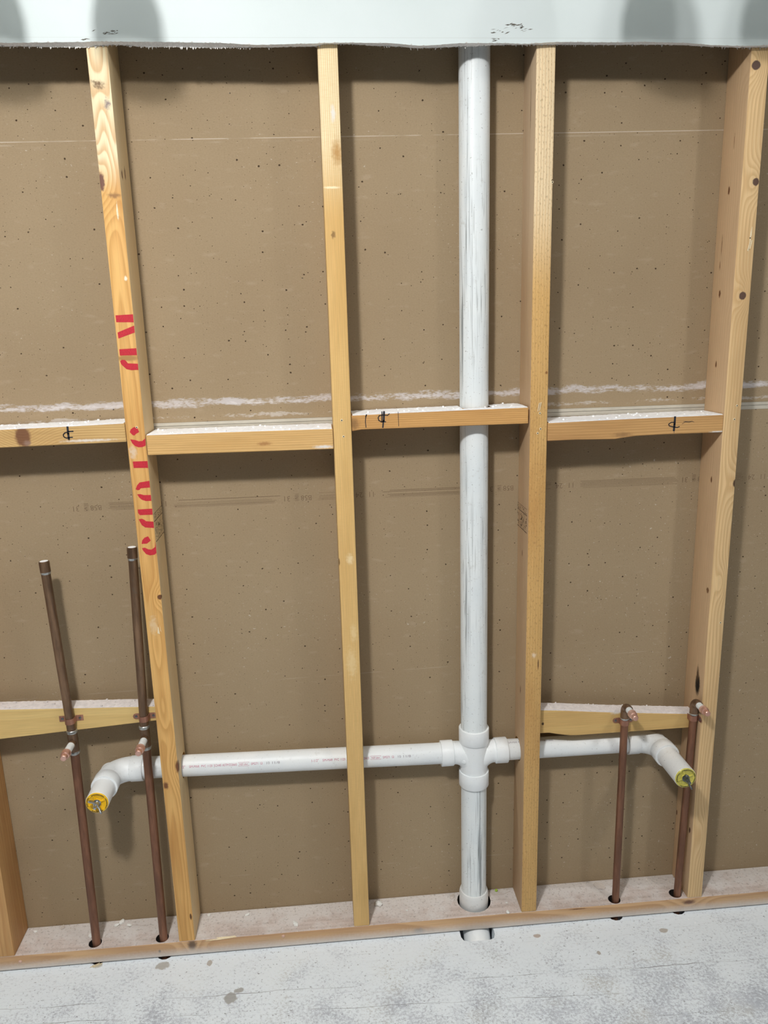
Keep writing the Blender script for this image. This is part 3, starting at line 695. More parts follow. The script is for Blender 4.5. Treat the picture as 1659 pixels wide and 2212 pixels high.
for pts in ([(.0225, .826), (.0275, .824), (.0262, .838), (.0248, .841)], [(.0265, 1.668), (.0290, 1.668), (.0276, 1.697)], [(.0290, .832), (.0306, .828), (.0290, .846)]):
    g = Geo(); g.prism([(a, -0.0004, b) for a, b in pts], (0, -0.0008, 0)); g.build('splinter', M['pale_wood'], studA, smooth=False)

# ------------------------------------------------------------------ blocking between the studs
def block(x0, x1, prof_t, prof_b, y0, y1, mat, label, marks=(), dust='dust', notch=None, bev=0.0014):
    """prof_t / prof_b: [(x, z)] top and bottom edges, left to right"""
    pts = [(x, y0, z) for x, z in prof_t] + [(x, y0, z) for x, z in reversed(prof_b)]
    g = Geo(); g.prism(pts, (0, y1 - y0, 0), bev)
    o = g.build('wood_block', mat, origin=((x0 + x1) / 2, y0, prof_b[0][1]), angle=25)
    if notch: cut(o, [notch()])
    tag(o, label, 'block', 'blocking nailed between the studs')
    # plaster dust lying on the top face
    g = Geo(); n = int((x1 - x0) / 0.0045); rows = []
    def zt(x):
        for (a, za), (b, zb) in zip(prof_t, prof_t[1:]):
            if a <= x <= b: return za + (zb - za) * (x - a) / (b - a)
        return prof_t[-1][1]
    ys = [y0 + 0.0006, y0 + 0.006, y0 + 0.02, y0 + 0.04, y1 - 0.003]
    ys = [y for y in ys if y < y1 - 0.002] + [y1 - 0.002]
    top, bot = {}, {}
    for i in range(n + 1):
        x = x0 + 0.002 + (x1 - x0 - 0.004) * i / n
        for j, y in enumerate(ys):
            yy = y + (0.0008 * mnoise.noise(Vector((x * 160, 1, y0))) if j == 0 else 0)
            hh = 0.0012 + 0.0011 * mnoise.noise(Vector((x * 120, y * 200, 4))) + (0.0010 * max(0, mnoise.noise(Vector((x * 300, y * 300, 8)))))
            if j == 0: hh *= 0.45
            hh = max(hh, 0.0003)
            top[i, j] = g.bm.verts.new((x, yy, zt(x) + hh)); bot[i, j] = g.bm.verts.new((x, yy, zt(x) - 0.0002))
    m_ = len(ys) - 1
    for i in range(n):
        for j in range(m_):
            ps = (top[i, j], top[i + 1, j], top[i + 1, j + 1], top[i, j + 1])
            if notch and any((v.co.x - 0.7215) ** 2 + (v.co.y - 0.056) ** 2 < 0.0345 ** 2 for v in ps): continue
            g.bm.faces.new(ps)
        g.bm.faces.new((bot[i, 0], bot[i + 1, 0], top[i + 1, 0], top[i, 0]))
    for v in [v for v in g.bm.verts if not v.link_faces]: g.bm.verts.remove(v)
    for _ in range(int((x1 - x0) * 130)):
        cx_, cy_ = R.uniform(x0 + .004, x1 - .004), R.uniform(y0 + .0015, y1 - .004)
        if notch and (cx_ - 0.7215) ** 2 + (cy_ - 0.056) ** 2 < 0.036 ** 2: continue
        r_ = R.choice((0.0006, 0.0009, 0.0014, 0.0022)); zc = zt(cx_) + 0.0010
        g.prism([(cx_ - r_, cy_ - r_ * .6, zc), (cx_ + r_ * .7, cy_ - r_, zc), (cx_ + r_, cy_ + r_ * .8, zc), (cx_ - r_ * .4, cy_ + r_, zc)], (R.uniform(-.3, .3) * r_, 0, r_ * 1.3))
    tag(g.build('plaster_dust', M[dust], o, smooth=True, angle=40, recalc=True), kind='stuff')
    for nm, strokes in marks:
        g = Geo()
        for w, pl in strokes:
            for (ax, az), (bx, bz) in zip(pl, pl[1:]):
                dx, dz = bx - ax, bz - az; L_ = math.hypot(dx, dz); px, pz = -dz / L_ * w / 2, dx / L_ * w / 2
                ex, ez = dx / L_ * w * .3, dz / L_ * w * .3
                g.face([(ax - ex + px, y0 - .0003, az - ez + pz), (bx + ex + px, y0 - .0003, bz + ez + pz), (bx + ex - px, y0 - .0003, bz + ez - pz), (ax - ex - px, y0 - .0003, az - ez - pz)])
        g.build(nm, M['marker'], o, smooth=False, recalc=False)
    return o
def bmat(nm, a, b, ox, oz, seed, **kw):
    return wood(nm, a, b, 'x', kw.pop('centre', (-0.03, 0.05)), kw.pop('freq', 210), kw.pop('slope', .7), kw.pop('amp', .6), kw.pop('st', .62), seed, **kw)
o1 = ((XE + SW + XA) / 2, 1.2372)
M['blk1'] = bmat('block_lumber', S(214, 179, 121), S(183, 141, 87), 0, 0, 3.0, blot=S(190, 152, 98), freq=260, spots=[((-0.2010 - o1[0], 0, 1.2590 - o1[1]), (.018, .03, .026), S(126, 88, 62), .6, .5), ((-0.194 - o1[0], 0, 1.2460 - o1[1]), (.010, .03, .008), S(150, 120, 104), .2, 1.2),
            ((-0.075 - o1[0], 0, 1.2470 - o1[1]), (.075, .01, .0040), S(226, 216, 204), .1, 1.5)], rings=[((-0.201 - o1[0], 0, 1.259 - o1[1]), (.05, .05, .05), 6.0)])
block(XE + SW, XA - 0.0012, [(XE + SW, 1.2722), (-0.2431, 1.2735), (-0.11, 1.2752), (XA - .0012, 1.2775)], [(XE + SW, 1.2360), (-0.2482, 1.2372), (XA - .0012, 1.2397)], 0.0006, 0.086, M['blk1'],
      'white-dusted block with a big brown knot at the left picture edge', [('centre_line_mark', MARK_ONE)])
M['blk2'] = bmat('block_lumber', S(223, 183, 123), S(200, 154, 92), 0, 0, 9.0, blot=S(202, 160, 100), freq=300, spots=[((0.395 - 0.2272, 0, 1.2150 - 1.2111), (.028, .01, .005), S(232, 226, 220), .1, 1.3), ((0.275 - .2272, 0, 1.226 - 1.2111), (.020, .01, .006), S(176, 130, 80), .2, 1.3)])
block(XA + SW + .001, XB - .0008, [(XA + SW + .001, 1.2520), (.20, 1.2524), (XB - .0008, 1.2515)], [(XA + SW + .001, 1.2111), (XB - .0008, 1.2093)], -0.0016, 0.086, M['blk2'],
      'white-dusted plain block spanning from the red-lettered stud to the tan stud')
M['blk3'] = bmat('block_lumber', S(214, 166, 104), S(189, 137, 79), 0, 0, 15.0, blot=S(196, 148, 90), freq=330, spots=[((0.46 - .6417, 0, 1.262 - 1.2468), (.018, .01, .02), S(150, 112, 70), .1, 1.0)])
def stack_notch():
    h = Geo(); h.prism([(0.7215 + .0335 * math.cos(math.pi * k / 16), 0.056 - .0335 * math.sin(math.pi * k / 16), 1.1) for k in range(17)] + [(0.7215 - .0335, .13, 1.1), (0.7215 + .0335, .13, 1.1)], (0, 0, .4))
    return h
block(XB + SW + .0008, XC - .0035, [(XB + SW + .0008, 1.2770), (.56, 1.2788), (XC - .0035, 1.2810)], [(XB + SW + .0008, 1.2445), (.475, 1.2472), (XC - .0035, 1.2470)], -0.0010, 0.086, M['blk3'],
      'white-dusted block notched round the white stack, with black layout marks', [('layout_tick', MARK_THREE[:2]), ('centre_line_mark', MARK_THREE[2:7]), ('layout_tick', MARK_THREE[7:])], notch=stack_notch)
M['blk4'] = bmat('block_lumber', S(208, 164, 108), S(175, 129, 79), 0, 0, 21.0, blot=S(184, 140, 90), blot_lo=.4, freq=260, slope=1.2, amp=.9, st=.5, spots=[((1.240 - 1.0599, 0, 1.2145 - 1.2083), (.025, .01, .0030), S(232, 226, 220), .1, 1.4), ((1.03 - 1.06, 0, 1.216 - 1.2083), (.03, .01, .008), S(160, 122, 80), .1, 1.0)])
block(XC + SW + .0008, XD + .0, [(XC + SW + .0008, 1.2466), (1.05, 1.2490), (XD, 1.2505)], [(XC + SW + .0008, 1.2083), (.93, 1.2087), (.985, 1.2072), (1.015, 1.2066), (1.03, 1.2088), (1.06, 1.2118), (1.13, 1.2130), (XD, 1.2126)], -0.0006, 0.086, M['blk4'],
      'white-dusted block with a wavy lower edge between the speckled and knotty studs', [('centre_line_mark', MARK_FOUR[:3]), ('pencil_scribble', MARK_FOUR[3:])])
M['low1'] = bmat('pipe_block_lumber', S(223, 193, 129), S(204, 166, 104), 0, 0, 27.0, blot=S(204, 172, 112), freq=120, centre=(0.03, 0.08), slope=.9, st=.35)
lowL = block(XE + SW, XA - .0008, [(XE + SW, .6580), (-.3395, .6562), (-.17, .6480), (XA - .0008, .6402)], [(XE + SW, .5828), (-.3493, .5849), (-.18, .5950), (XA - .0008, .6060)], 0.0292, 0.0672, M['low1'],
      'tapered block carrying the two left copper pipes', dust='dust_pink')
M['low2'] = bmat('pipe_block_lumber', S(214, 179, 116), S(196, 154, 96), 0, 0, 33.0, blot=S(196, 158, 100), freq=120, centre=(0.03, 0.08), slope=.9, st=.3, spots=[((.879 - 1.0594, 0, .537 - .5123), (.004, .01, .005), S(74, 54, 38), .4), ((1.055 - 1.0594, 0, .553 - .5123), (.016, .01, .006), S(224, 214, 200), .1, 1.4)])
lowR = block(XC + SW + .0006, XD - .0006, [(XC + SW + .0006, .5722), (.93, .5668), (1.0209, .5566), (1.13, .5462), (XD - .0006, .5352)], [(XC + SW + .0006, .5123), (.895, .5118), (.915, .5070), (.945, .5012), (.965, .5004), (1.10, .5004), (XD - .0006, .5004)], 0.0238, 0.0618, M['low2'],
      'tapered block with a chipped corner carrying the two right copper pipes', dust='dust_pink')

# ------------------------------------------------------------------ white drain, waste and vent pipe (glued together: one thing)
drain = tag(empty('drain_pipe', (0.7215, 0.056, 0.0)), 'white plastic drain with a tall stack, cross fitting and two branch arms', 'pipe')
SXc, SYc, HY = 0.7215, 0.056, 0.058
g = Geo(); g.lathe((SXc, SYc, 0.505), (0, 0, 1), [(0, .0308), (2.09, .0308)], 48); g.build('stack_pipe', M['stack'], drain)
g = Geo(); g.lathe((SXc, SYc, 0.055), (0, 0, 1), [(0, .0308), (0.335, .0308)], 48); tag(g.build('stack_pipe', M['stack'], drain), 'lower stack length with stained foot')
g = Geo()       # cross: two sockets on the run, two swept sockets on the sides
run = [(-.0852, .0315), (-.0850, .0350), (-.0835, .0358), (-.0485, .0358), (-.0470, .0350), (-.0469, .0328), (.0290, .0328), (.0291, .0346), (.0306, .0356), (.0640, .0358), (.0655, .0350), (.0656, .0312)]
g.lathe((SXc, SYc, 0.4570), (0, 0, 1), run, 48)
for sgn, z0 in ((-1, .4575), (1, .4555)):
    pr = [(.044, .0252), (.0442, .0266), (.0500, .0275), (.0505, .0290), (.0515, .0302), (.0790, .0304), (.0800, .0298), (.0801, .0250)]
    g.lathe((SXc, HY, z0), (sgn, 0, 0), pr, 40)
    pts = []
    for k in range(11):
        a = k / 10 * math.pi / 2
        pts.append((SXc + sgn * (0.046 - 0.046 * math.sin(a)), HY - .001 * math.sin(a), z0 - 0.046 + 0.046 * math.cos(a)))
    g.tube(pts, [.0270 + .0035 * (k / 10) for k in range(11)], 32)
cross = g.build('cross_fitting', M['pvc_clean'], drain, angle=40)
g = Geo(); g.lathe((SXc - .0290, SYc - .0255, .4475), (-.45, -.85, -.05), [(0, .0048), (.0012, .0046), (.0014, .0036)], 16); g.build('mould_mark', M['pvc_clean'], cross)
g = Geo(); g.lathe((SXc, SYc, 0.012), (0, 0, 1), [(0, .0315), (.0002, .0345), (.0018, .0358), (.0560, .0362), (.0600, .0352), (.0640, .0338), (.0645, .0305)], 48); tag(g.build('coupling', M['pvc_dusty'], drain), 'yellowed coupling where the stack enters the plate')
g = Geo(); g.tube([(SXc, .056, .028), (SXc, .0555, .010), (SXc, .050, -.005), (SXc, .040, -.0155), (SXc, .020, -.0280), (SXc - .001, -.004, -.0410), (SXc - .001, -.0285, -.0545)], .0328, 36)
tag(g.build('floor_bend', M['pvc_clean'], drain), 'white bend seen in the broken hole in the floor')
def arm(name, x0, z0, x1, z1, r=.0246):
    g = Geo(); g.tube([(x0, HY, z0), (x1, HY, z1)], r, 44); return g.build(name, M['pvc'], drain)
armL = arm('branch_pipe', -.060, .4743, .6500, .4580)
armR = arm('branch_pipe', .7930, .4555, 1.1120, .4535)
def elbow(cx_, z_, sgn, endy):
    """quarter bend from the arm (along x) to the stub (towards the room, -y); sgn = +1 when the arm lies to the right"""
    g = Geo(); rad = .0430
    hub = [(.0428, .0276), (.0432, .0285), (.0440, .0291), (.0708, .0293), (.0718, .0286), (.0719, .0248)]
    g.lathe((cx_, HY, z_), (sgn, 0, 0), hub, 36)
    g.lathe((cx_, HY, z_), (0, -1, 0), hub, 36)
    pts = [(cx_ + sgn * .052, HY, z_)]
    for k in range(13):
        a = k / 12 * math.pi / 2
        pts.append((cx_ + sgn * (rad - rad * math.sin(a)), HY - rad + rad * math.cos(a), z_))
    pts.append((cx_, HY - .052, z_))
    g.tube(pts, .0277, 36)
    e = g.build('elbow', M['pvc'] if sgn > 0 else M['pvc_dusty'], drain, angle=40)
    g = Geo(); prof = [(0, .0246), (HY - .05 - endy, .0246), (HY - .05 - endy + .0005, .0241), (HY - .05 - endy + .0003, .0212), (HY - .05 - endy - .02, .0210), (HY - .05 - endy - .02, .0001)]
    g.lathe((cx_, .05 + 0.0, z_), (0, -1, 0), [(t + (0.0 if i else 0), r) for i, (t, r) in enumerate([(0, .0246), (.05 - endy, .0246), (.05 - endy + .0006, .0241), (.05 - endy + .0004, .0212), (.05 - endy - .015, .0210)])], 40)
    g.build('stub_pipe', M['pvc_clean'] if sgn > 0 else M['pvc_dusty'], drain)
    return e
elbow(-.1240, .4738, 1, -.068)
elbow(1.1692, .4532, -1, -.104)

# printing along the branch arms
def arm_text(parent, segs, x0z0x1z1, ang, r=.0246):
    ax, az, bx, bz = x0z0x1z1
    for txt, xs, size, width, mat in segs:
        g = Geo(); vs, fs = text_geo(txt, size)
        mn = min(v[0] for v in vs); w = max(v[0] for v in vs) - mn; k = width / w
        def P(v):
            x = xs + (v[0] - mn) * k
            zc = az + (bz - az) * (x - ax) / (bx - ax); a = ang + (v[1] - size * .35) / r
            return (x, HY - (r + .00015) * math.cos(a), zc + (r + .00015) * math.sin(a))
        for f in fs: g.face([P(vs[i]) for i in f])
        g.build('pipe_lettering', M[mat], parent, smooth=False, recalc=False)
def frame_box(parent, x0, x1, line, ang, h, mat, r=.0246):
    g = Geo(); ax, az, bx, bz = line
    def P(x, v):
        zc = az + (bz - az) * (x - ax) / (bx - ax); a = ang + v / r
        return (x, HY - (r + .0002) * math.cos(a), zc + (r + .0002) * math.sin(a))
    t = .0005
    for a, b, c, d in ((x0, x1, h / 2 - t, h / 2), (x0, x1, -h / 2, -h / 2 + t), (x0, x0 + t, -h / 2, h / 2), (x1 - t, x1, -h / 2, h / 2)):
        g.face([P(a, c), P(b, c), P(b, d), P(a, d)])
    g.build('pipe_lettering', M[mat], parent, smooth=False, recalc=False)
LL = (-.060, .4743, .6500, .4580)
A0 = math.radians(24)
for off in (0.0, 0.3058):
    arm_text(armL, [('1-1/2"', .0290 + off, .0078, .0165, 'red_ink'), ('SIM-MAR', .0545 + off, .0075, .0235, 'red_ink'), ('PVC', .0822 + off, .0075, .0105, 'red_ink'), ('1120', .0970 + off, .0075, .0105, 'red_ink'), ('SCH40', .1110 + off, .0075, .0165, 'red_ink'),
                    ('ASTM', .1300 + off, .0075, .0140, 'red_ink'), ('D2665', .1460 + off, .0075, .0170, 'red_ink'), ('NSF-dwv', .1690 + off, .0062, .0195, 'red_ink'), ('SM271', .1955 + off, .0075, .0160, 'red_ink'), ('GI', .2165 + off, .0075, .0050, 'red_ink'),
                    ('10', .2310 + off, .0078, .0070, 'gray_ink'), ('11/8', .2440 + off, .0078, .0175, 'gray_ink')], LL, A0)
    frame_box(armL, .1668 + off, .1910 + off, LL, A0, .0085, 'red_ink')
arm_text(armR, [('SIM-MAR', .8035, .0075, .0215, 'gray_ink'), ('PVC 1120 SCH40 ASTM D2665', .8280, .0075, .085, 'gray_ink')], (.7930, .4555, 1.1120, .4535), math.radians(70))

# ------------------------------------------------------------------ test plugs in the drain stubs
def test_plug(cx_, y_, z_, plastic, metal, tilt, label, letters):
    t = tag(empty('test_plug', (cx_, y_, z_)), label, 'plug', 'wing-nut test plugs in the drain stubs')
    g = Geo(); g.lathe((cx_, y_ + .012, z_), (0, -1, 0), [(0, .0204), (.0095, .0206), (.0100, .0236), (.0135, .0238), (.0145, .0230), (.0148, .0196), (.0128, .0180), (.0120, .0090), (.0150, .0075), (.0150, .0001)], 40)
    d = g.build('plug_disc', plastic, t)
    for k in range(4):      # ribs between hub and rim
        a = math.radians(20 + 90 * k); g = Geo()
        c_, s_ = math.cos(a), math.sin(a); px, pz = -s_ * .0016, c_ * .0016
        g.prism([(cx_ + c_ * .007 + px, y_ + .0004, z_ + s_ * .007 + pz), (cx_ + c_ * .0185 + px, y_ + .0004, z_ + s_ * .0185 + pz), (cx_ + c_ * .0185 - px, y_ + .0004, z_ + s_ * .0185 - pz), (cx_ + c_ * .007 - px, y_ + .0004, z_ + s_ * .007 - pz)], (0, -.0028, 0), .0004)
        g.build('rib', plastic, d, smooth=False)
    g = Geo(); rr = random.Random(letters)   # moulded black lettering round the rim, too small to read
    for a0, a1 in ((40, 118), (140, 200), (235, 300), (-40, 30)):
        a = a0
        while a < a1:
            w = rr.uniform(2.5, 5.0); r0, r1 = .0196 + rr.uniform(0, .0006), .0222 - rr.uniform(0, .0006)
            q = [(math.radians(a), r0), (math.radians(a + w), r0), (math.radians(a + w), r1), (math.radians(a), r1)]
            g.face([(cx_ + r * math.cos(b), y_ - .0029, z_ + r * math.sin(b)) for b, r in q]); a += w + rr.uniform(1.0, 2.5)
    g.build('rim_lettering', M['black'], d, smooth=False, recalc=False)
    g = Geo(); g.lathe((cx_, y_ - .002, z_), (0, -1, 0), [(0, .0085), (.0014, .0085), (.0016, .0060), (.0080, .0052), (.0110, .0048), (.0112, .0034), (.0200, .0032), (.0206, .0022)], 20)
    bolt = g.build('bolt', metal, t)
    g = Geo()
    g.lathe((cx_, y_ - .0040, z_), (0, -1, 0), [(0, .0058), (.009, .0050)], 16)
    for s in (1, -1):       # two wings of the nut
        ux, uz = math.cos(tilt) * s, math.sin(tilt) * s; px, pz = -math.sin(tilt) * .0016, math.cos(tilt) * .0016
        prof = [(.003, -.0040), (.003, -.0120), (.0090, -.0130), (.0150, -.0190), (.0190, -.0205), (.0205, -.0185), (.0190, -.0140), (.0130, -.0075), (.0080, -.0045)]
        g.prism([(cx_ + ux * u + px, y_ + v, z_ + uz * u + pz) for u, v in prof], (-2 * px, 0, -2 * pz), .0007)
    g.build('wing_nut', metal, t, angle=50)
    return t
test_plug(-.1240, -.0685, .4738, M['yellow'], M['steel'], math.radians(-52), 'bright yellow test plug with a shiny wing nut, left drain stub', 4)
test_plug(1.1692, -.1045, .4532, M['old_yellow'], M['dark_steel'], math.radians(-68), 'faded dusty yellow test plug with a dull wing nut, right drain stub', 9)

# ------------------------------------------------------------------ copper supply pipes
def lerp(a, b, t): return a + (b - a) * t
def end_cap(parent, cx_, y0, z_, r=.0078):
    g = Geo(); g.lathe((cx_, y0, z_), (0, -1, 0), [(0, r), (.0002, r + .0014), (.0010, r + .0022), (.0036, r + .0022), (.0046, r + .0016), (.0056, r + .0018), (.0120, r + .0018), (.0140, r + .0010), (.0150, r - .0006), (.0240, r - .0010), (.0255, r - .0022), (.0257, r - .005)], 24)
    return g.build('end_cap', M['new_copper'], parent)
def riser_with_tee(xb, yb, xt_, xtop, ztop, zt, label, r=.0096):
    p = tag(empty('copper_pipe', (xb, yb, 0.0)), label, 'pipe')
    g = Geo(); g.tube([(xb, yb, -.05), (xb, yb, .05), (lerp(xb, xt_, .5), lerp(yb, .019, .5), .3), (xt_, .019, zt - .012)], r, 24); g.build('riser', M['brown_copper'], p)
    g = Geo(); g.tube([(xt_, .019, zt + .012), (lerp(xt_, xtop, .5), .019, lerp(zt, ztop, .5)), (xtop, .019, ztop - .010)], r, 24)
    up = g.build('riser', M['old_copper'], p)
    d = Vector((xtop - xt_, 0, ztop - zt)).normalized()
    g = Geo(); g.lathe(Vector((xtop, .019, ztop)) - d * .024, d, [(0, r), (.0002, r + .0011), (.0200, r + .0012), (.0232, r + .0006), (.0240, r - .0016), (.0236, r - .004)], 24)
    cap = g.build('top_cap', M['old_copper'], p)
    g = Geo(); g.lathe(Vector((xtop, .019, ztop)) - d * .034, d, [(.0055, r + .0001), (.0075, r + .0004), (.0098, r + .0013), (.0104, r + .0012)], 20); g.build('solder_ring', M['solder'], p)
    g = Geo(); g.lathe(Vector((xtop, .019, ztop)) - d * .0004, d, [(0, r - .0018), (.0003, r - .0012), (.0010, r - .004), (.0011, .001)], 20); g.build('cap_dust', M['dust'], cap)
    g = Geo(); g.lathe((xt_, .019, zt - .024), (0, 0, 1), [(0, r), (.0002, r + .0013), (.0470, r + .0013), (.0472, r)], 24)
    tee = g.build('tee', M['old_copper'], p)
    g = Geo(); g.lathe((xt_, .019, zt), (0, -1, 0), [(0, .0092), (.0170, .0092), (.0172, .0080)], 22); g.build('tee_branch', M['old_copper'], tee)
    for zz in (zt - .030, zt + .020):
        g = Geo(); g.lathe((xt_, .019, zz), (0, 0, 1), [(0, r + .0002), (.002, r + .0014), (.0050, r + .0022), (.0076, r + .0016), (.0090, r + .0003)], 20); g.build('solder_ring', M['solder'], p)
    g = Geo(); g.lathe((xt_, .003, zt), (0, -1, 0), [(0, .0078), (.0400, .0078)], 22); tag(g.build('stub_out', M['white_paint'], p), 'white-painted stub')
    end_cap(p, xt_, .003 - .0300, zt)
    return p
riser_with_tee(-.196, .018, -.1888, -.2001, .9935, .5735, 'tall tarnished capped copper pipe nearest the left picture edge')
riser_with_tee(-.0385, .015, -.0318, -.0170, 1.0150, .5735, 'tall capped copper pipe beside the red-lettered stud')
def riser_with_elbow(xb, xt_, zt, endy, label, r=.0088):
    yb = .0145
    p = tag(empty('copper_pipe', (xb, yb, 0.0)), label, 'pipe')
    g = Geo(); g.tube([(xb, yb, -.05), (xb, yb, .05), (xt_, yb, zt - .020)], r, 24); g.build('riser', M['brown_copper'], p)
    rad = .0150; g = Geo()
    pts = [(xt_, yb, zt - .030), (xt_, yb, zt - .020)]
    for k in range(11):
        a = k / 10 * math.pi / 2
        pts.append((xt_, yb - rad + rad * math.cos(a), zt - rad + rad * math.sin(a)))
    pts.append((xt_, yb - rad - .006, zt))
    g.tube(pts, [r + .0013] * len(pts), 24); e = g.build('elbow', M['old_copper'], p)
    g = Geo(); g.lathe((xt_, yb, zt - .035), (0, 0, 1), [(0, r + .0002), (.0020, r + .0014), (.0045, r + .0016), (.0060, r + .0002)], 20); g.build('solder_ring', M['solder'], p)
    g = Geo(); g.lathe((xt_, yb - rad - .004, zt), (0, -1, 0), [(0, .0076), (.024, .0076)], 22); tag(g.build('stub_out', M['white_paint'], p), 'white-painted stub')
    end_cap(p, xt_, endy + .0257, zt, .0076)
    return p
riser_with_elbow(1.0725, 1.0728, .5745, -.0480, 'copper pipe ending in an elbow, standing clear between the two right studs')
riser_with_elbow(1.2322, 1.2412, .5745, -.0500, 'copper pipe ending in an elbow, hard against the knotty right stud')

def strap(px, py, pz, r, yface, label, tabs=(1, 1), square=False, side_x=None):
    t = tag(empty('pipe_strap', (px, yface, pz)), label, 'strap', 'copper straps holding the supply pipes')
    H = .0066; th = .0011; prof = []
    r0 = r + .0003
    inner = [(px - r0, yface)] + [(px + r0 * math.cos(a), py - r0 * math.sin(a)) for a in [math.pi - k * math.pi / 14 for k in range(15)]] + [(px + r0, yface)]
    r1 = r0 + th
    outer = [(px + r1, yface)] + [(px + r1 * math.cos(a), py - r1 * math.sin(a)) for a in [k * math.pi / 14 for k in range(15)]] + [(px - r1, yface)]
    g = Geo(); g.prism([(x, y, pz - H) for x, y in inner + outer], (0, 0, 2 * H)); g.build('band', M['dull_copper'], t)
    for s, on in zip((-1, 1), tabs):
        if not on: continue
        g = Geo(); x0 = px + s * (r1 - .0012); x1 = px + s * (r1 + .0150)
        if side_x is not None and s > 0:
            y0 = py - r0; pts = [(side_x - .0004, y0 + .003, pz - H)]
            ctr = (side_x, y0 - .0005); q = [(side_x, y0 + .008, pz - H), (side_x, y0 + .008, pz + H)] + [(side_x, y0 - .0045 - H * math.sin(a), pz + H * math.cos(a)) for a in [k * math.pi / 8 for k in range(9)]]
            g.prism(q, (-.0010, 0, 0)); g.build('tab', M['dull_copper'], t, smooth=False)
            g = Geo(); g.lathe((side_x - .0009, y0 - .0035, pz), (-1, 0, 0), [(0, .0032), (.0010, .0030), (.0016, .0014)], 12); g.build('nail', M['dark_steel'], t)
            continue
        if square: q = [(x0, pz - H), (x1, pz - H), (x1, pz + H), (x0, pz + H)]
        else: q = [(x0, pz - H)] + [(x1 - s * H + s * H * math.sin(a), pz - H * math.cos(a)) for a in [k * math.pi / 8 for k in range(9)]] + [(x0, pz + H)]
        g.prism([(x, yface, z) for x, z in q], (0, -th, 0)); tb = g.build('tab', M['dull_copper'], t, smooth=False)
        g = Geo(); g.lathe((px + s * (r1 + .0080), yface - th, pz), (0, -1, 0), [(0, .0030), (.0009, .0028), (.0015, .0012)], 12); g.build('nail', M['dark_steel'], tb)
    return t
strap(-.1899, .019, .6255, .0096, .0292, 'square-ended copper strap on the leftmost copper pipe', square=True)
strap(-.0302, .019, .6200, .0096, .0292, 'round-ended copper strap on the pipe beside the red-lettered stud')
strap(1.0728, .0145, .5330, .0088, .0238, 'copper strap on the pipe standing between the two right studs')
strap(1.2405, .0145, .5330, .0088, .0238, 'copper strap on the pipe against the knotty right stud', tabs=(0, 1), side_x=XD - .0003)

# ------------------------------------------------------------------ rubbish lying on the plate and floor
def chip(x, y, z, r, label, mat='chip', flat=.45, seed=1, name='drywall_chip', cat='chip'):
    rr = random.Random(seed); r *= 1.25; b = bmesh.new()
    bmesh.ops.create_icosphere(b, subdivisions=1, radius=1)
    a = rr.uniform(0, 6.28); c_, s_ = math.cos(a), math.sin(a)
    for v in b.verts:
        q = v.co * (1 + rr.uniform(-.25, .25)); q = Vector((q.x * 1.15, q.y * .85, max(q.z, -.8) * flat))
        v.co = Vector((x + r * (q.x * c_ - q.y * s_), y + r * (q.x * s_ + q.y * c_), z + r * (q.z + .8 * flat)))
    g = Geo(); g.merge(b)
    o = g.build(name, M[mat], origin=(x, y, z), smooth=False)
    return tag(o, label, cat, 'drywall chips on the bottom plate' if cat == 'chip' else None)
zc = PZ - .0004
for k, (x, y, r, lab) in enumerate((
    (-.3573, .0725, .0036, 'tiny white drywall chip beside the left partial stud'),
    (-.2144, .0415, .0062, 'square white drywall chip just left of the leftmost copper pipe foot'),
    (-.1521, .0800, .0062, 'large white drywall chip against the back wall between the left copper pipes'),
    (-.1621, .0700, .0052, 'narrow white drywall chip, left of the pair between the left copper pipes'),
    (-.1304, .0660, .0056, 'slanted white drywall chip, right of the pair between the left copper pipes'),
    (-.2932, .0790, .0060, 'flat greyish flake of drywall in the dust near the left stud'),
    (.4808, .0673, .0088, 'biggest white drywall chip, just right of the tan stud foot'),
    (.2759, .0225, .0066, 'upright white drywall chip on the plate left of the tan stud'),
    (.1547, .0686, .0040, 'small curled chip midway between the red-lettered and tan studs'),
    (.0600, .0790, .0036, 'tiny white chip in the dust right of the red-lettered stud'),
    (.5500, .0387, .0024, 'white crumb on the plate between tan stud and stack'),
    (.7960, .0030, .0044, 'white crumb on the front edge just right of the stack'),
    (.8010, .0364, .0024, 'white crumb on the plate between stack and speckled stud'),
    (.6700, .0720, .0064, 'flat dusty flake of drywall just left of the stack foot'),
    (1.0500, .0640, .0110, 'broad dusty flake of drywall behind the third copper pipe'))):
    chip(x, y, zc, r, lab, seed=40 + k, flat=.25 if 'fla' in lab else .55, mat='crumb' if 'flake' in lab else 'chip')
g = Geo(); g.lathe((.7838, .0800, PZ), (.3, -.2, 1), [(0, .0010), (.0006, .0034), (.0040, .0036), (.0052, .0022), (.0054, .0004)], 12)
M['green'] = plain('lime_green_plastic', S(170, 205, 70), .45, 0, .05)
tag(g.build('wire_nut_bit', M['green'], origin=(.7838, .08, PZ)), 'tiny lime green plastic bit by the stack foot', 'scrap')
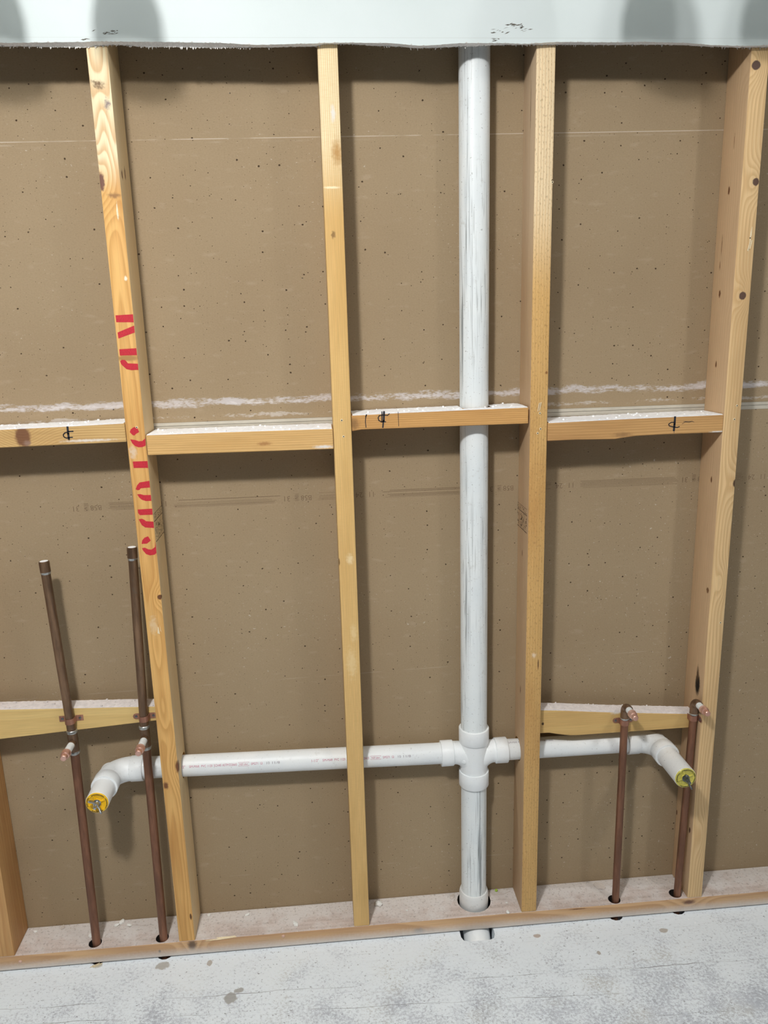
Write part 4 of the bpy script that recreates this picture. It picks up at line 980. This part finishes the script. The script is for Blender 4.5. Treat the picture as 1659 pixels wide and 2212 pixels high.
def crumbs(name, mat, label, n, fx, fy, fz, rmin, rmax, seed):
    rr = random.Random(seed); g = Geo()
    for _ in range(n):
        x, y = fx(rr), None
        y = fy(rr, x); r_ = rr.uniform(rmin, rmax) * (1 if rr.random() < .85 else 1.8)
        bad = any((x - hx) ** 2 + (y - hy) ** 2 < .020 ** 2 for hx, hy in PIPES) or (x - .7215) ** 2 + (y - .054) ** 2 < .046 ** 2
        if bad: continue
        p = [Vector((x + r_ * rr.uniform(.6, 1.2) * math.cos(a + rr.uniform(-.4, .4)), y + r_ * rr.uniform(.6, 1.2) * math.sin(a), fz)) for a in (0, 1.57, 3.14, 4.71)]
        t = Vector((x, y, fz + r_ * rr.uniform(.5, 1.1)))
        for i in range(4): g.face([p[i], p[(i + 1) % 4], t])
    return tag(g.build(name, M[mat], smooth=False, recalc=False), label, 'debris', kind='stuff')
def in_bay(rr):
    while True:
        x = rr.uniform(-.375, 1.6)
        if not any(a - .002 < x < a + SW + .002 for a in (XA, XB, XC, XD)): return x
crumbs('plaster_crumbs', 'crumb', 'fine plaster crumbs along the back of the bottom plate', 1500, in_bay, lambda rr, x: .086 - abs(rr.gauss(0, .022)) if rr.random() < .8 else rr.uniform(.004, .086), PZ - .0002, .0005, .0018, 5)
crumbs('plaster_crumbs', 'dust', 'white plaster crumbs on the floor in front of the plate', 420, lambda rr: rr.uniform(-.5, 1.7), lambda rr, x: -.004 - abs(rr.gauss(0, .05)), -.0001, .0004, .0014, 6)
def twig(pts, w, label):
    g = Geo(); g.tube(pts, w, 6); return tag(g.build('wood_shaving', M['crumb'], origin=pts[0]), label, 'shaving')
twig([(-.151, .0690, PZ + .0005), (-.115, .0660, PZ + .001), (-.090, .0600, PZ + .0006)], .0010, 'thin wood splinter lying between the left copper pipes')
twig([(.820, .0750, PZ + .0004), (.800, .066, PZ + .001), (.775, .068, PZ + .0008), (.760, .080, PZ + .0008)], .0009, 'curled shaving right of the stack foot')
for k, (x, y) in enumerate(((-.1985, -.0040), (-.192, -.0050))):
    g = Geo(); g.prism([(x - .010, y - .004, .0006), (x - .0085, y - .0055, .0006), (x + .010, y + .004, .0012), (x + .0095, y + .0055, .0012)], (0, 0, .0012))
    tag(g.build('wood_shaving', M['pale_wood'], origin=(x, y, 0), smooth=False), ('shorter' if k else 'longer') + ' pale wood splinter on the floor under the leftmost copper pipe', 'shaving')

# ------------------------------------------------------------------ lamps just above the picture
def ceiling_lamp(x, y, label):
    t = tag(empty('ceiling_lamp', (x, y, 2.6)), label, 'lamp', 'round ceiling lamps')
    g = Geo(); g.lathe((x, y, 2.6), (0, 0, -1), [(0, .13), (.028, .13), (.034, .125), (.036, .112), (.036, .105)], 40); g.build('housing', M['nickel'], t)
    g = Geo(); g.lathe((x, y, 2.568), (0, 0, -1), [(0, .108), (.001, .108), (.002, .104)], 40); g.build('diffuser', M['glass'], t)
ceiling_lamp(-.06, -1.48, 'round flush ceiling lamp over the left half of the room')
ceiling_lamp(2.15, -1.50, 'round flush ceiling lamp over the right half of the room')
def vanity(xs, label):
    x0, x1 = xs[0] - .10, xs[-1] + .10
    t = tag(empty('vanity_lamp', ((x0 + x1) / 2, -.013, 2.24)), label, 'lamp', 'vanity lamps with bell shades')
    g = Geo(); g.box(x0, x1, -.038, -.0132, 2.20, 2.29, .006, 2); g.build('backplate', M['nickel'], t)
    for x in xs:
        g = Geo(); g.tube([(x, -.036, 2.245), (x, -.12, 2.262), (x, -.165, 2.255), (x, -.18, 2.225), (x, -.18, 2.18)], .008, 14); a = g.build('arm', M['nickel'], t)
        zb = 2.010
        prof = [(.0, .0530), (.015, .0550), (.040, .0545), (.062, .0500), (.085, .0420), (.105, .0370), (.130, .0330), (.160, .0300), (.175, .0240), (.178, .010)]
        g = Geo(); g.lathe((x, -.18, zb), (0, 0, 1), prof, 32, cap=False); g.build('shade', M['glass_shade'], t)
vanity((-.358, -.147, .064), 'left row of bell-shaped vanity lamps above the opening')
vanity((.935, 1.146, 1.357), 'right row of bell-shaped vanity lamps above the opening')
